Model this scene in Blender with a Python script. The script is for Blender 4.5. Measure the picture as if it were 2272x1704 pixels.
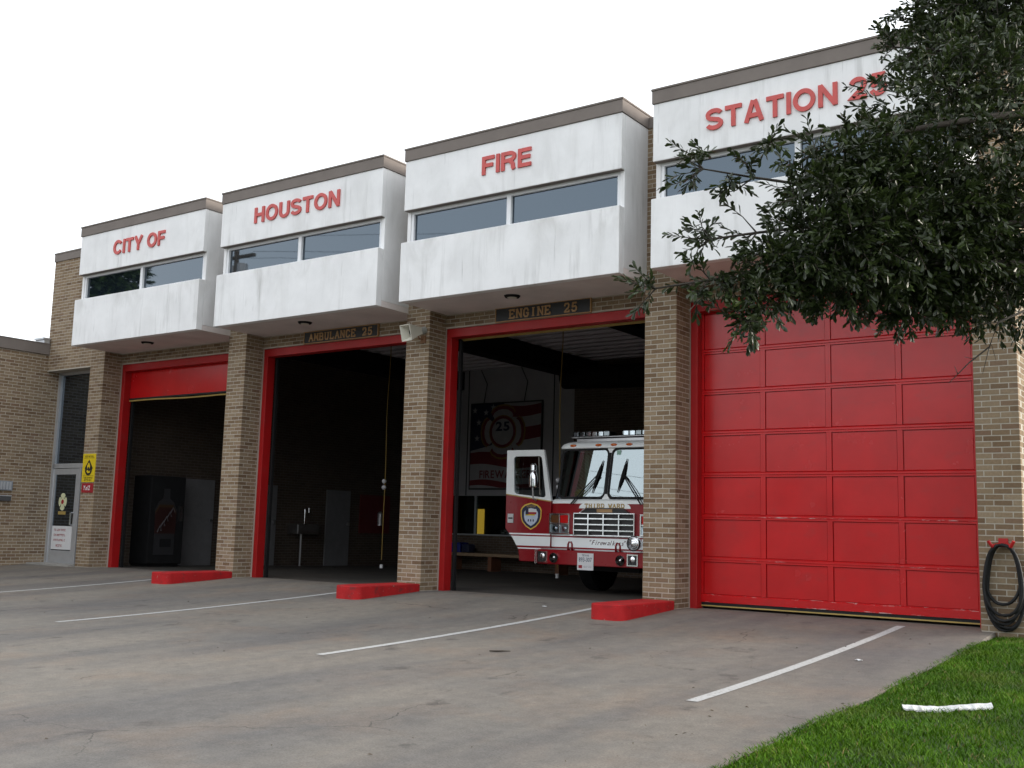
import bpy, math, random
import numpy as np
from mathutils import Vector, Matrix
for o in list(bpy.data.objects): bpy.data.objects.remove(o)
scene = bpy.context.scene
COL = scene.collection
R = math.radians
random.seed(7)
rng = np.random.default_rng(7)

# ------------------------------------------------------------------ camera
CAM = Vector((20.748, -13.35, 1.018))
cr = Vector((0.815, 0.579, 0.026)); cf = Vector((-0.577, 0.806, 0.134))
cf.normalize(); cr = (cr - cf * cr.dot(cf)).normalized(); cu = cr.cross(cf)
cam = bpy.data.cameras.new('camera'); cam.sensor_width = 36; cam.lens = 2382 / 2272 * 36
cam.clip_end = 2000; cam.clip_start = .05
camo = bpy.data.objects.new('camera', cam); COL.objects.link(camo)
camo.matrix_world = Matrix(((cr.x, cu.x, -cf.x, CAM.x), (cr.y, cu.y, -cf.y, CAM.y), (cr.z, cu.z, -cf.z, CAM.z), (0, 0, 0, 1)))
scene.camera = camo
def view_pt(u, v, t):                       # a point t metres deep along the line of sight through photo pixel (u, v)
    return CAM + (cf + cr * ((u - 1136) / 2382) + cu * ((852 - v) / 2382)) * t
def project(p):
    q = Vector(p) - CAM; d = q.dot(cf)
    return 1136 + 2382 * q.dot(cr) / d, 852 - 2382 * q.dot(cu) / d, d

# ------------------------------------------------------------------ sky, sun, exposure
SUN_AZ = math.atan2(.8, .6)      # from +Y towards +X
SUN_EL = R(14)
w = bpy.data.worlds.new('World'); scene.world = w; w.use_nodes = True
nt = w.node_tree; nt.nodes.clear()
sky = nt.nodes.new('ShaderNodeTexSky'); sky.sky_type = 'NISHITA'; sky.sun_disc = False
sky.sun_elevation = SUN_EL; sky.sun_rotation = SUN_AZ
sky.dust_density = 6; sky.air_density = 1.0; sky.ozone_density = 1.0
hs = nt.nodes.new('ShaderNodeHueSaturation'); hs.inputs['Saturation'].default_value = .22
bg = nt.nodes.new('ShaderNodeBackground'); bg.inputs['Strength'].default_value = .13
wo = nt.nodes.new('ShaderNodeOutputWorld')
veil = nt.nodes.new('ShaderNodeMixRGB'); veil.inputs[0].default_value = .82      # even high cloud over the clear sky
veil.inputs[2].default_value = (2.32, 2.43, 2.55, 1)
nt.links.new(sky.outputs[0], hs.inputs['Color']); nt.links.new(hs.outputs[0], veil.inputs[1]); nt.links.new(veil.outputs[0], bg.inputs['Color']); nt.links.new(bg.outputs[0], wo.inputs['Surface'])
sun = bpy.data.lights.new('sun', 'SUN'); sun.energy = .5; sun.angle = R(16); sun.color = (1, .9, .76)
suno = bpy.data.objects.new('sun', sun); COL.objects.link(suno)
sd = Vector((math.sin(SUN_AZ) * math.cos(SUN_EL), math.cos(SUN_AZ) * math.cos(SUN_EL), math.sin(SUN_EL)))
suno.rotation_euler = sd.to_track_quat('Z', 'Y').to_euler()
vs = scene.view_settings; vs.view_transform = 'Standard'; vs.look = 'None'; vs.gamma = 1; vs.use_curve_mapping = False
vs.exposure = 2.48
scene.render.engine = 'CYCLES'
scene.cycles.max_bounces = 8; scene.cycles.transparent_max_bounces = 12

# ------------------------------------------------------------------ helpers
def tag(o, label=None, cat=None, group=None, kind=None):
    if label: o['label'] = label
    if cat: o['category'] = cat
    if group: o['group'] = group
    if kind: o['kind'] = kind
    return o
def link(name, me, parent=None):
    o = bpy.data.objects.new(name, me); COL.objects.link(o)
    if parent:
        o.parent = parent
        if parent.type == 'EMPTY': o.matrix_parent_inverse = Matrix.Translation(-parent.location)
    return o
def empty(name, loc, label, cat, group=None):
    o = bpy.data.objects.new(name, None); o.location = loc; o.empty_display_size = .3; COL.objects.link(o)
    return tag(o, label, cat, group)

class MB:
    def __init__(s): s.v = []; s.f = []; s.m = []
    def add(s, v, f, m=0):
        b = len(s.v); s.v += [tuple(p) for p in v]; s.f += [tuple(i + b for i in q) for q in f]; s.m += [m] * len(f); return s
    def box(s, x0, x1, y0, y1, z0, z1, m=0):
        v = [(x, y, z) for z in (z0, z1) for y in (y0, y1) for x in (x0, x1)]
        return s.add(v, [(0, 2, 3, 1), (4, 5, 7, 6), (0, 1, 5, 4), (2, 6, 7, 3), (0, 4, 6, 2), (1, 3, 7, 5)], m)
    def quad(s, a, b, c, d, m=0): return s.add([a, b, c, d], [(0, 1, 2, 3)], m)
    def prism(s, poly, fn, d0, d1, m=0):    # poly in 2D, fn(a, b, d) -> 3D
        n = len(poly)
        v = [fn(a, b, d0) for a, b in poly] + [fn(a, b, d1) for a, b in poly]
        f = [tuple(range(n)), tuple(range(2 * n - 1, n - 1, -1))] + [(i, i + n, (i + 1) % n + n, (i + 1) % n) for i in range(n)]
        return s.add(v, f, m)
    def tube(s, pts, rad, n=8, m=0, cap=True):
        pts = [Vector(p) for p in pts]; k = len(pts)
        if not hasattr(rad, '__len__'): rad = [rad] * k
        v = []; ref = Vector((.3, .2, 1))
        for i, p in enumerate(pts):
            t = (pts[min(i + 1, k - 1)] - pts[max(i - 1, 0)]).normalized()
            if abs(t.dot(ref.normalized())) > .95: ref = Vector((1, .1, 0))
            a = t.cross(ref).normalized(); b = t.cross(a).normalized()
            for j in range(n):
                q = 2 * math.pi * j / n; v.append(p + (a * math.cos(q) + b * math.sin(q)) * rad[i])
        f = [(i * n + j, i * n + (j + 1) % n, (i + 1) * n + (j + 1) % n, (i + 1) * n + j) for i in range(k - 1) for j in range(n)]
        if cap: f += [tuple(range(n - 1, -1, -1)), tuple(range((k - 1) * n, k * n))]
        return s.add(v, f, m)
    def loft(s, rings, closed=False, m=0):
        n = len(rings[0]); v = [p for r in rings for p in r]; c = n if closed else n - 1
        return s.add(v, [(i * n + j, i * n + (j + 1) % n, (i + 1) * n + (j + 1) % n, (i + 1) * n + j) for i in range(len(rings) - 1) for j in range(c)], m)
    def disc(s, c, r, nrm, th=.01, n=20, m=0, r2=None):
        c = Vector(c); nv = Vector(nrm).normalized()
        s.tube([c, c + nv * th], [r, r if r2 is None else r2], n, m); return s
    def ellips(s, c, rx, ry, rz, n=10, k=6, m=0):
        rings = [[(c[0] + rx * math.sin(math.pi * i / k) * math.cos(2 * math.pi * j / n), c[1] + ry * math.sin(math.pi * i / k) * math.sin(2 * math.pi * j / n), c[2] - rz * math.cos(math.pi * i / k)) for j in range(n)] for i in range(k + 1)]
        return s.loft(rings, True, m)
    def mesh(s, name, mats):
        me = bpy.data.meshes.new(name); me.from_pydata(s.v, [], s.f)
        if not isinstance(mats, (list, tuple)): mats = [mats]
        for mt in mats: me.materials.append(mt)
        if len(mats) > 1: me.polygons.foreach_set('material_index', s.m)
        me.update(); return me
    def build(s, name, mats, parent=None, smooth=False, bevel=0, **kw):
        me = s.mesh(name, mats)
        if smooth: me.shade_smooth() if hasattr(me, 'shade_smooth') else None
        o = link(name, me, parent)
        if bevel:
            b = o.modifiers.new('bevel', 'BEVEL'); b.width = bevel; b.segments = 2; b.limit_method = 'ANGLE'; b.angle_limit = R(40)
        tag(o, **kw); return o
def auto_smooth(o, ang=35):
    me = o.data; me.shade_smooth()
    try: me.set_sharp_from_angle(angle=R(ang))
    except Exception: pass
    return o
FX = lambda y: (lambda a, b, d: (a, y + d, b))       # polygons drawn on a wall facing -Y
FP = lambda x: (lambda a, b, d: (x + d, a, b))       # polygons drawn on a wall facing +X

# ------------------------------------------------------------------ materials
class NT:
    def __init__(s, name):
        s.mat = bpy.data.materials.new(name); s.mat.use_nodes = True; s.t = s.mat.node_tree
        s.b = s.t.nodes['Principled BSDF']; s.out = s.t.nodes['Material Output']
        s.g = s.t.nodes.new('ShaderNodeNewGeometry'); s.pos = s.g.outputs['Position']
    def L(s, a, b): s.t.links.new(a, b)
    def n(s, k, **kw):
        q = s.t.nodes.new('ShaderNode' + k)
        for a, b in kw.items(): setattr(q, a, b)
        return q
    def map(s, sc, src=None):
        m = s.n('Mapping'); m.inputs['Scale'].default_value = sc if hasattr(sc, '__len__') else (sc,) * 3
        s.L(src or s.pos, m.inputs['Vector']); return m.outputs[0]
    def noise(s, scale, detail=4, rough=.6, vec=None, dist=0):
        q = s.n('TexNoise'); q.inputs['Scale'].default_value = 1; q.inputs['Detail'].default_value = detail; q.inputs['Roughness'].default_value = rough
        q.inputs['Distortion'].default_value = dist
        s.L(s.map(scale, vec), q.inputs['Vector']); return q.outputs[0]
    def ramp(s, f, stops):
        q = s.n('ValToRGB'); e = q.color_ramp.elements
        while len(e) < len(stops): e.new(.5)
        for i, (p, c) in enumerate(stops):
            e[i].position = p; e[i].color = (*(c if hasattr(c, '__len__') else (c,) * 3), 1)
        s.L(f, q.inputs[0]); return q.outputs[0]
    def mix(s, f, a, b, mode='MIX'):
        q = s.n('MixRGB', blend_type=mode)
        for i, x in ((0, f), (1, a), (2, b)):
            if isinstance(x, (int, float)): q.inputs[i].default_value = x if i == 0 else (x, x, x, 1)
            elif isinstance(x, tuple): q.inputs[i].default_value = (*x, 1)
            else: s.L(x, q.inputs[i])
        return q.outputs[0]
    def math(s, op, a, b=0.0):
        q = s.n('Math', operation=op)
        for i, x in enumerate((a, b)):
            if isinstance(x, (int, float)): q.inputs[i].default_value = x
            else: s.L(x, q.inputs[i])
        return q.outputs[0]
    def bump(s, h, st=.3, d=.01):
        q = s.n('Bump'); q.inputs['Strength'].default_value = st; q.inputs['Distance'].default_value = d
        s.L(h, q.inputs['Height']); s.L(q.outputs[0], s.b.inputs['Normal'])
    def col(s, c): 
        if isinstance(c, tuple): s.b.inputs['Base Color'].default_value = (*c, 1)
        else: s.L(c, s.b.inputs['Base Color'])
    def set(s, **kw):
        for k, v in kw.items():
            k = k.replace('_', ' ')
            if isinstance(v, (int, float, tuple)): s.b.inputs[k].default_value = v
            else: s.L(v, s.b.inputs[k])
        return s.mat
def simple(name, c, rough=.5, metal=0., var=.12, scale=6., bump=0., coat=0., spec=.5):
    k = NT(name); f = k.noise(scale, 5)
    k.col(k.mix(1, c, k.ramp(f, [(.25, 1 - var), (.75, 1 + var)]), 'MULTIPLY'))
    rr = k.math('ADD', k.math('MULTIPLY', k.noise(scale * 3, 4), .16), rough - .08)
    if bump: k.bump(k.noise(scale * 30, 3), bump, .002)
    return k.set(Roughness=rr, Metallic=metal, Coat_Weight=coat, Specular_IOR_Level=spec)

# white painted concrete with rain streaks
def concrete_white():
    k = NT('white_concrete')
    base = k.mix(1, (.80, .80, .805), k.ramp(k.noise(1.3, 6), [(.3, .9), (.7, 1.05)]), 'MULTIPLY')
    st = k.ramp(k.noise((7, 7, .55), 5, .65), [(.53, 0), (.74, 1)])
    m2 = k.ramp(k.noise((1.1, 1.1, .7), 3), [(.42, 0), (.66, 1)])
    base = k.mix(k.math('MULTIPLY', k.math('MULTIPLY', st, m2), .5), base, (.27, .265, .25))
    sz = k.n('SeparateXYZ'); k.L(k.pos, sz.inputs[0]); zr = k.ramp(k.math('DIVIDE', k.math('SUBTRACT', sz.outputs[2], 4.5), 3.0), [(.0, .35), (.2, .45), (.33, 1), (.345, .5), (.55, .6), (.8, .25)])
    drip = k.ramp(k.noise((26, 26, .9), 3, .6), [(.62, 0), (.75, 1)])
    m3 = k.ramp(k.noise((2.2, 2.2, 1.6), 2), [(.52, 0), (.62, 1)])
    base = k.mix(k.math('MULTIPLY', zr, k.ramp(k.noise((1.9, 1.9, .9), 5, .6, None, .6), [(.5, 0), (.74, .42)])), base, (.33, .32, .29))
    base = k.mix(k.math('MULTIPLY', k.math('MULTIPLY', drip, m3), .5), base, (.2, .2, .19))
    # side walls are dirtier: soot held by the sheltered faces
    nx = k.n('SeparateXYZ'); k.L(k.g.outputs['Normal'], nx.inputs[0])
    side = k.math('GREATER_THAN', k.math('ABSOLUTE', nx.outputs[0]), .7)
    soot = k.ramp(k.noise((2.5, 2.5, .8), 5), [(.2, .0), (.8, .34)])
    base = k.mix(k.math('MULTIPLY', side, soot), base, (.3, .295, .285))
    k.col(base); k.bump(k.noise(60, 4), .25, .003)
    return k.set(Roughness=.85, Specular_IOR_Level=.25)
WHITE_C = concrete_white()
SOFFIT = simple('soffit_plaster', (.64, .58, .56), .9, 0, .15, 1.5, .2)
COPING = simple('brown_metal_coping', (.185, .16, .145), .75, 0, .1, 2.5, 0, 0, .15)
def brick_mat():
    k = NT('tan_brick')
    oi = k.n('ObjectInfo'); at = k.n('Attribute', attribute_name='rnd')
    r = k.math('FRACT', k.math('ADD', oi.outputs['Random'], at.outputs['Fac']))
    c = k.ramp(r, [(0, (.15, .098, .06)), (.25, (.2, .14, .088)), (.55, (.24, .175, .112)), (.85, (.27, .205, .138)), (1, (.18, .115, .075))])
    c = k.mix(1, c, k.ramp(k.noise(35, 4), [(.3, .86), (.7, 1.12)]), 'MULTIPLY')
    c = k.mix(k.ramp(k.noise((1.6, 1.6, .5), 4), [(.5, 0), (.75, .35)]), c, (.12, .1, .085))
    k.col(c); k.bump(k.noise(60, 3), .12, .002); return k.set(Roughness=.9, Specular_IOR_Level=.15)
BRICK = brick_mat()
MORTAR = simple('pale_mortar', (.42, .385, .33), .95, 0, .12, 8, 0, 0, .1)
def brick_tex(name, ax, dim=1.0):
    k = NT(name); s = k.n('SeparateXYZ'); k.L(k.pos, s.inputs[0]); c = k.n('CombineXYZ')
    k.L(s.outputs['XY'.index(ax)], c.inputs[0]); k.L(s.outputs[2], c.inputs[1])
    b = k.n('TexBrick'); b.inputs['Scale'].default_value = 1; b.inputs['Brick Width'].default_value = .202; b.inputs['Row Height'].default_value = .0677
    b.inputs['Mortar Size'].default_value = .005; b.inputs['Color1'].default_value = (.2, .13, .085, 1); b.inputs['Color2'].default_value = (.27, .19, .13, 1)
    b.inputs['Mortar'].default_value = (.42, .39, .35, 1); k.L(c.outputs[0], b.inputs['Vector'])
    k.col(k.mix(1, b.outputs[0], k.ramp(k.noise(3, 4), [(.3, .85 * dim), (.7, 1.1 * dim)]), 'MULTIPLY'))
    inv = k.math('SUBTRACT', 1, b.outputs['Fac']); k.bump(inv, .5, .004)
    return k.set(Roughness=.85)
BRICKY = brick_tex('brick_masonry_y', 'Y'); BRICKIX = brick_tex('shaded_interior_brick_x', 'X', .4); BRICKIY = brick_tex('shaded_interior_brick_y', 'Y', .24)  # interior copies are darkened, the shade of the bays put into the brick colour
def red_paint(name, c=(.48, .005, .007), rough=.24, wear=True, scuff=False):
    k = NT(name)
    f = k.mix(1, c, k.ramp(k.noise(1.6, 5), [(.3, .84), (.7, 1.08)]), 'MULTIPLY')
    if wear:
        f = k.mix(k.ramp(k.noise((3, 3, 5), 5), [(.58, 0), (.8, .35)]), f, (.2, .03, .03))
    if scuff:
        sp = k.n('SeparateXYZ'); k.L(k.pos, sp.inputs[0]); nz = k.ramp(k.noise((7, 1, 60), 4, .7), [(.54, 0), (.6, 1)]); long = k.ramp(k.noise((.9, 1, 1), 2), [(.42, 0), (.52, 1)])
        for zz in (.676, .19, .092, 1.262):
            q = k.n('Math', operation='COMPARE'); k.L(sp.outputs[2], q.inputs[0]); q.inputs[1].default_value = zz; q.inputs[2].default_value = .007
            f = k.mix(k.math('MULTIPLY', q.outputs[0], k.math('MULTIPLY', nz, long)), f, (.5, .42, .4))
    k.col(f); k.bump(k.noise(25, 2), .05, .004)
    rr = k.math('ADD', k.math('MULTIPLY', k.noise(2.5, 4), .2), rough - .1)
    return k.set(Roughness=rr, Specular_IOR_Level=.46)
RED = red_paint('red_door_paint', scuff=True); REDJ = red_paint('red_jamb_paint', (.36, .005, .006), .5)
def kerb_paint():
    k = NT('chipped_red_kerb'); f = k.mix(1, (.42, .014, .016), k.ramp(k.noise(4, 5), [(.3, .75), (.7, 1.1)]), 'MULTIPLY')
    f = k.mix(k.ramp(k.noise((5, 5, 9), 5, .7), [(.56, 0), (.68, .7)]), f, (.09, .03, .028))
    f = k.mix(k.ramp(k.noise(26, 4, .65), [(.66, 0), (.69, .9)]), f, (.26, .2, .17))
    k.col(f); k.bump(k.noise(40, 4), .3, .004); return k.set(Roughness=.75, Specular_IOR_Level=.25)
REDK = kerb_paint()
REDT = simple('red_engine_paint', (.24, .004, .009), .3, 0, .05, 3, 0, .1, .4)
WHT = simple('white_engine_paint', (.86, .89, .89), .35, 0, .04, 3, 0, .1)
CHROME = simple('chrome', (.75, .76, .78), .14, 1, .05)
STEEL = simple('brushed_steel', (.45, .45, .46), .35, 1, .08)
ALU = simple('aluminium_frame', (.55, .57, .6), .4, .6, .08)
WFRAME = simple('white_window_frame', (.72, .73, .75), .45, 0, .05)
BLACK = simple('black_rubber', (.011, .011, .012), .6, 0, .2, 6, 0, 0, .25)
DARK = simple('dark_interior', (.014, .014, .015), .8, 0, .2, 6, 0, 0, .1)
YEL = simple('yellow_rubber', (.36, .25, .07), .6, 0, .15)
GOLD = simple('gold_lettering', (.42, .28, .08), .45, 0, .1)
BRASS = simple('brass_lettering', (.36, .21, .09), .5, 0, .15)
SIGNB = simple('dark_sign_board', (.02, .022, .026), .5, 0, .2)
LETTER = simple('red_letter', (.5, .068, .06), .5, 0, .15, 9)
WALLW = simple('white_interior_wall', (.36, .35, .37), .8, 0, .08, 2)
DECK = simple('ceiling_deck', (.62, .58, .62), .7, 0, .15, 2)
GREYP = simple('grey_door_paint', (.42, .41, .42), .6, 0, .1, 3)
NAVY = simple('navy_print', (.012, .016, .05), .5, 0, .1)
PRINTR = simple('red_print', (.3, .012, .02), .5, 0, .1)
PRINTW = simple('white_print', (.65, .65, .66), .55, 0, .06)
PRINTY = simple('yellow_print', (.62, .46, .01), .5, 0, .06)
PRINTB = simple('black_print', (.012, .012, .012), .5)
AMBER = simple('amber_lens', (.65, .13, .01), .2, 0, .1); REDL = simple('red_lens', (.55, .01, .01), .15, 0, .1)
WOOD = simple('bench_wood', (.3, .2, .12), .6, 0, .2, 8)
BLUE = simple('blue_bin', (.01, .02, .2), .5)
BEIGE = simple('beige_horn', (.6, .58, .5), .5, 0, .08)
def glass_dark(name, c=(.006, .009, .013), rough=.02):
    k = NT(name); k.col(c); k.bump(k.noise(.9, 2), .03, .02)
    return k.set(Roughness=rough, IOR=1.66, Specular_IOR_Level=.95, Specular_Tint=(.68, .84, 1.0, 1))
GLASS = glass_dark('tinted_window_glass')
def glass_clear(name, tint, refl):
    k = NT(name); tr = k.n('BsdfTransparent'); tr.inputs[0].default_value = (*tint, 1)
    gl = k.n('BsdfGlossy'); gl.inputs['Roughness'].default_value = .015; gl.inputs[0].default_value = (.85, .97, 1, 1)
    fr = k.n('Fresnel'); fr.inputs[0].default_value = 1.5; mx = k.n('MixShader')
    fac = k.math('MAXIMUM', k.math('MINIMUM', k.math('ADD', fr.outputs[0], refl), 1), 0)
    k.L(fac, mx.inputs[0]); k.L(tr.outputs[0], mx.inputs[1]); k.L(gl.outputs[0], mx.inputs[2]); k.L(mx.outputs[0], k.out.inputs['Surface'])
    return k.mat
WSHIELD = glass_clear('windshield_glass', (.35, .45, .42), .28)
SIDEG = glass_clear('door_glass', (.45, .5, .5), .0)
LENS = glass_clear('lens_glass', (.85, .88, .9), .12)
def driveway_mat(name, dark=1.0):
    k = NT(name)
    c = k.ramp(k.noise(.28, 6, .62), [(.3, (.19, .176, .16)), (.5, (.235, .212, .183)), (.7, (.27, .235, .195))])
    c = k.mix(k.ramp(k.noise((.8, .8, 1), 5, .65), [(.5, 0), (.72, .55)]), c, (.29, .205, .145))          # rust tint
    c = k.mix(k.ramp(k.noise((.9, .16, 1), 5, .6), [(.47, 0), (.68, .75)]), c, (.125, .12, .12))       # tyre tracks
    c = k.mix(k.ramp(k.noise((2.6, 2.0, 1), 4, .6), [(.62, 0), (.7, .6)]), c, (.08, .07, .066))      # oil spots
    c = k.mix(k.ramp(k.noise((.35, .35, 1), 3), [(.55, 0), (.75, .35)]), c, (.15, .15, .155))
    c = k.mix(1, c, k.ramp(k.noise(75, 4, .75), [(.3, .68), (.7, 1.32)]), 'MULTIPLY')
    c = k.mix(1, c, k.ramp(k.noise(7, 5, .7), [(.3, .84), (.7, 1.14)]), 'MULTIPLY')
    c = k.mix(k.ramp(k.noise(38, 2, .5), [(.72, 0), (.76, .6)]), c, (.07, .065, .06))
    c = k.mix(k.ramp(k.noise(31, 2, .5, None), [(.22, .5), (.27, 0)]), c, (.36, .34, .31))
    v = k.n('TexVoronoi', feature='DISTANCE_TO_EDGE'); v.inputs['Scale'].default_value = .3
    warp = k.n('TexNoise'); warp.inputs['Scale'].default_value = 1.7; warp.inputs['Detail'].default_value = 5; k.L(k.pos, warp.inputs['Vector'])
    vm = k.n('VectorMath', operation='MULTIPLY_ADD'); vm.inputs[1].default_value = (.7, .7, 0); k.L(warp.outputs['Color'], vm.inputs[0]); k.L(k.pos, vm.inputs[2]); k.L(vm.outputs[0], v.inputs['Vector'])
    crk = k.math('MULTIPLY', k.math('LESS_THAN', v.outputs['Distance'], .0016), k.ramp(k.noise(.8, 3), [(.5, 0), (.58, .75)]))
    c = k.mix(crk, c, (.05, .045, .04))
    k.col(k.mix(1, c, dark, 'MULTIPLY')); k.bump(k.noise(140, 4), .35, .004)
    return k.set(Roughness=k.math('ADD', k.math('MULTIPLY', k.noise(1.2, 4), .3), .6), Specular_IOR_Level=.35)
DRIVE = driveway_mat('stained_concrete', .71); FLOOR = driveway_mat('bay_floor_concrete', .3)  # bay floor: same concrete with the indoor shade put into its colour
def painted(): 
    k = NT('worn_white_line'); k.col(k.mix(k.ramp(k.noise(40, 4, .7), [(.5, 0), (.66, .75)]), (.43, .43, .425), (.2, .185, .165))); return k.set(Roughness=.8)
LINE = painted()
def lawn_mat(name='lawn_soil'):
    k = NT(name); k.col(k.ramp(k.noise(9, 6, .7), [(.3, (.016, .03, .005)), (.55, (.03, .06, .008)), (.75, (.07, .07, .025))])); return k.set(Roughness=.95)
LAWN = lawn_mat()
def blade_mat():
    k = NT('grass_blade'); at = k.n('Attribute', attribute_name='rnd')
    c = k.ramp(at.outputs['Fac'], [(0, (.024, .072, .002)), (.45, (.055, .135, .004)), (.8, (.1, .2, .008)), (.93, (.14, .18, .02)), (1, (.2, .15, .06))])
    c = k.mix(1, c, k.ramp(k.noise(1.1, 4), [(.3, .7), (.7, 1.25)]), 'MULTIPLY')
    c = k.mix(k.ramp(k.noise(.85, 5, .65), [(.54, 0), (.7, .55)]), c, (.13, .12, .035))
    k.col(c); return k.set(Roughness=.6, Specular_IOR_Level=.12)
BLADE = blade_mat()
def leaf_mat(name, c0, c1, rough=.34):
    k = NT(name); at = k.n('Attribute', attribute_name='rnd')
    c = k.ramp(at.outputs['Fac'], [(0, c0), (.7, c1), (.9, tuple(x * 1.6 for x in c1)), (1, (c1[0] * 2.6, c1[1] * 2.0, c1[2] * 1.2))])
    k.col(c); k.set(Roughness=rough, Specular_IOR_Level=.5)
    tl = k.n('BsdfTranslucent'); k.L(c, tl.inputs[0]); mx = k.n('MixShader'); mx.inputs[0].default_value = .22
    k.L(k.b.outputs[0], mx.inputs[1]); k.L(tl.outputs[0], mx.inputs[2]); k.L(mx.outputs[0], k.out.inputs['Surface']); return k.mat
LEAF = leaf_mat('oak_leaf', (.009, .015, .005), (.031, .047, .012), .36); LEAFB = leaf_mat('far_leaf', (.025, .045, .015), (.05, .085, .025), .5)
BARK = simple('bark', (.042, .034, .027), .9, 0, .3, 14, .6)
ASPHALT = simple('asphalt', (.05, .05, .052), .9, 0, .2, 3, .4)
TIMBER = simple('pole_timber', (.1, .075, .055), .9, 0, .25, 5)
FOAM = simple('white_foam', (.6, .6, .59), .9, 0, .3, 18, .4)
def emissive(name, c, s):
    k = NT(name); k.col(c); k.set(Emission_Color=(*c, 1), Emission_Strength=s); return k.mat
LAMPY = emissive('lit_room_glow', (.8, .5, .06), .16)

# ------------------------------------------------------------------ terrain
P = 4.5; PW = .495
ZB, ZP, ZF, ZC, ZT = 4.55, 5.51, 6.05, 6.87, 7.085
YP, YF = -.811, -.765
LINT = .42; DOORY = .60
def gz(y):                                   # driveway height: steep apron by the doors, then an even fall to the street
    if y >= 0: return -.0125 * max(y - .6, 0)
    t = -y
    if t < 5.65: return -.0636 * t + .00342 * t * t
    return -.25 - (t - 5.65) * .034
YS = [-26, -20, -15, -11, -8] + [-5.65 + .4 * q for q in range(14)] + [-.2, 0, .35, .6]
def strip(x0, x1, ys, dz=0, xs=None):
    b = MB(); xs = xs or [x0, x1]
    for i in range(len(ys) - 1):
        for j in range(len(xs) - 1):
            b.quad((xs[j], ys[i], gz(ys[i]) + dz), (xs[j + 1], ys[i], gz(ys[i]) + dz), (xs[j + 1], ys[i + 1], gz(ys[i + 1]) + dz), (xs[j], ys[i + 1], gz(ys[i + 1]) + dz))
    return b
G = MB(); G.quad((-600, -600, -1.12), (600, -600, -1.12), (600, 600, -1.12), (-600, 600, -1.12)); G.build('ground', LAWN, kind='structure')
MB().box(-200, 200, -36, -26, -1.3, -1.04).build('street', ASPHALT, kind='structure')
d = strip(-14, 18.03, YS)
for i in range(len(YS) - 1):                # slab edge beside the lawn
    a, c = YS[i], YS[i + 1]
    if c <= 0: d.quad((18.03, a, gz(a) - .3), (18.03, c, gz(c) - .3), (18.03, c, gz(c)), (18.03, a, gz(a)))
drive = d.build('driveway', DRIVE, kind='structure')
for i in range(1, 5):
    x = P * i - .5 if i < 4 else 17.0
    ys = [-5.65 + .4 * q for q in range(14)] + [-.2, -.05 if i == 4 else 0]
    xo = .05
    strip(x - xo, x + xo, ys, .004).build('painted_line', LINE, drive)
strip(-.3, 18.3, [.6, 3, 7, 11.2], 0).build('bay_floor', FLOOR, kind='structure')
def lz(x, y):
    if y > 0: return -.10
    e = max(0, min(1, (x - 18.03) / .35))
    return gz(y) - .02 - .05 * math.exp(-(y * y) / 1.2) + .015 * e + .018 * math.sin(x * 2.1 + y) * math.sin(y * 1.7)
lx = [18.031, 18.2, 18.6, 19.2, 20, 21, 22.5, 25, 30, 40]; ly = [-26, -20, -15, -12] + [-11 + .5 * i for i in range(23)] + [3, 8, 14]
lv = [(x, y, lz(x, y)) for y in ly for x in lx]; nl = len(lx)
MB().add(lv, [(j * nl + i, j * nl + i + 1, (j + 1) * nl + i + 1, (j + 1) * nl + i) for j in range(len(ly) - 1) for i in range(nl - 1)]).build('lawn', LAWN, kind='structure')
def np_mesh(name, V, F, mat, rnd=None, fv=None):       # V (n,3), F (m,k); rnd per face
    me = bpy.data.meshes.new(name); m, k = F.shape
    me.vertices.add(len(V)); me.vertices.foreach_set('co', np.asarray(V, np.float32).ravel())
    me.loops.add(m * k); me.loops.foreach_set('vertex_index', F.astype(np.int32).ravel())
    me.polygons.add(m); me.polygons.foreach_set('loop_start', np.arange(0, m * k, k, dtype=np.int32))
    me.materials.append(mat); me.update(calc_edges=True); me.validate()
    if rnd is not None:
        a = me.attributes.new('rnd', 'FLOAT', 'FACE'); a.data.foreach_set('value', np.asarray(rnd, np.float32))
    return me
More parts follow.
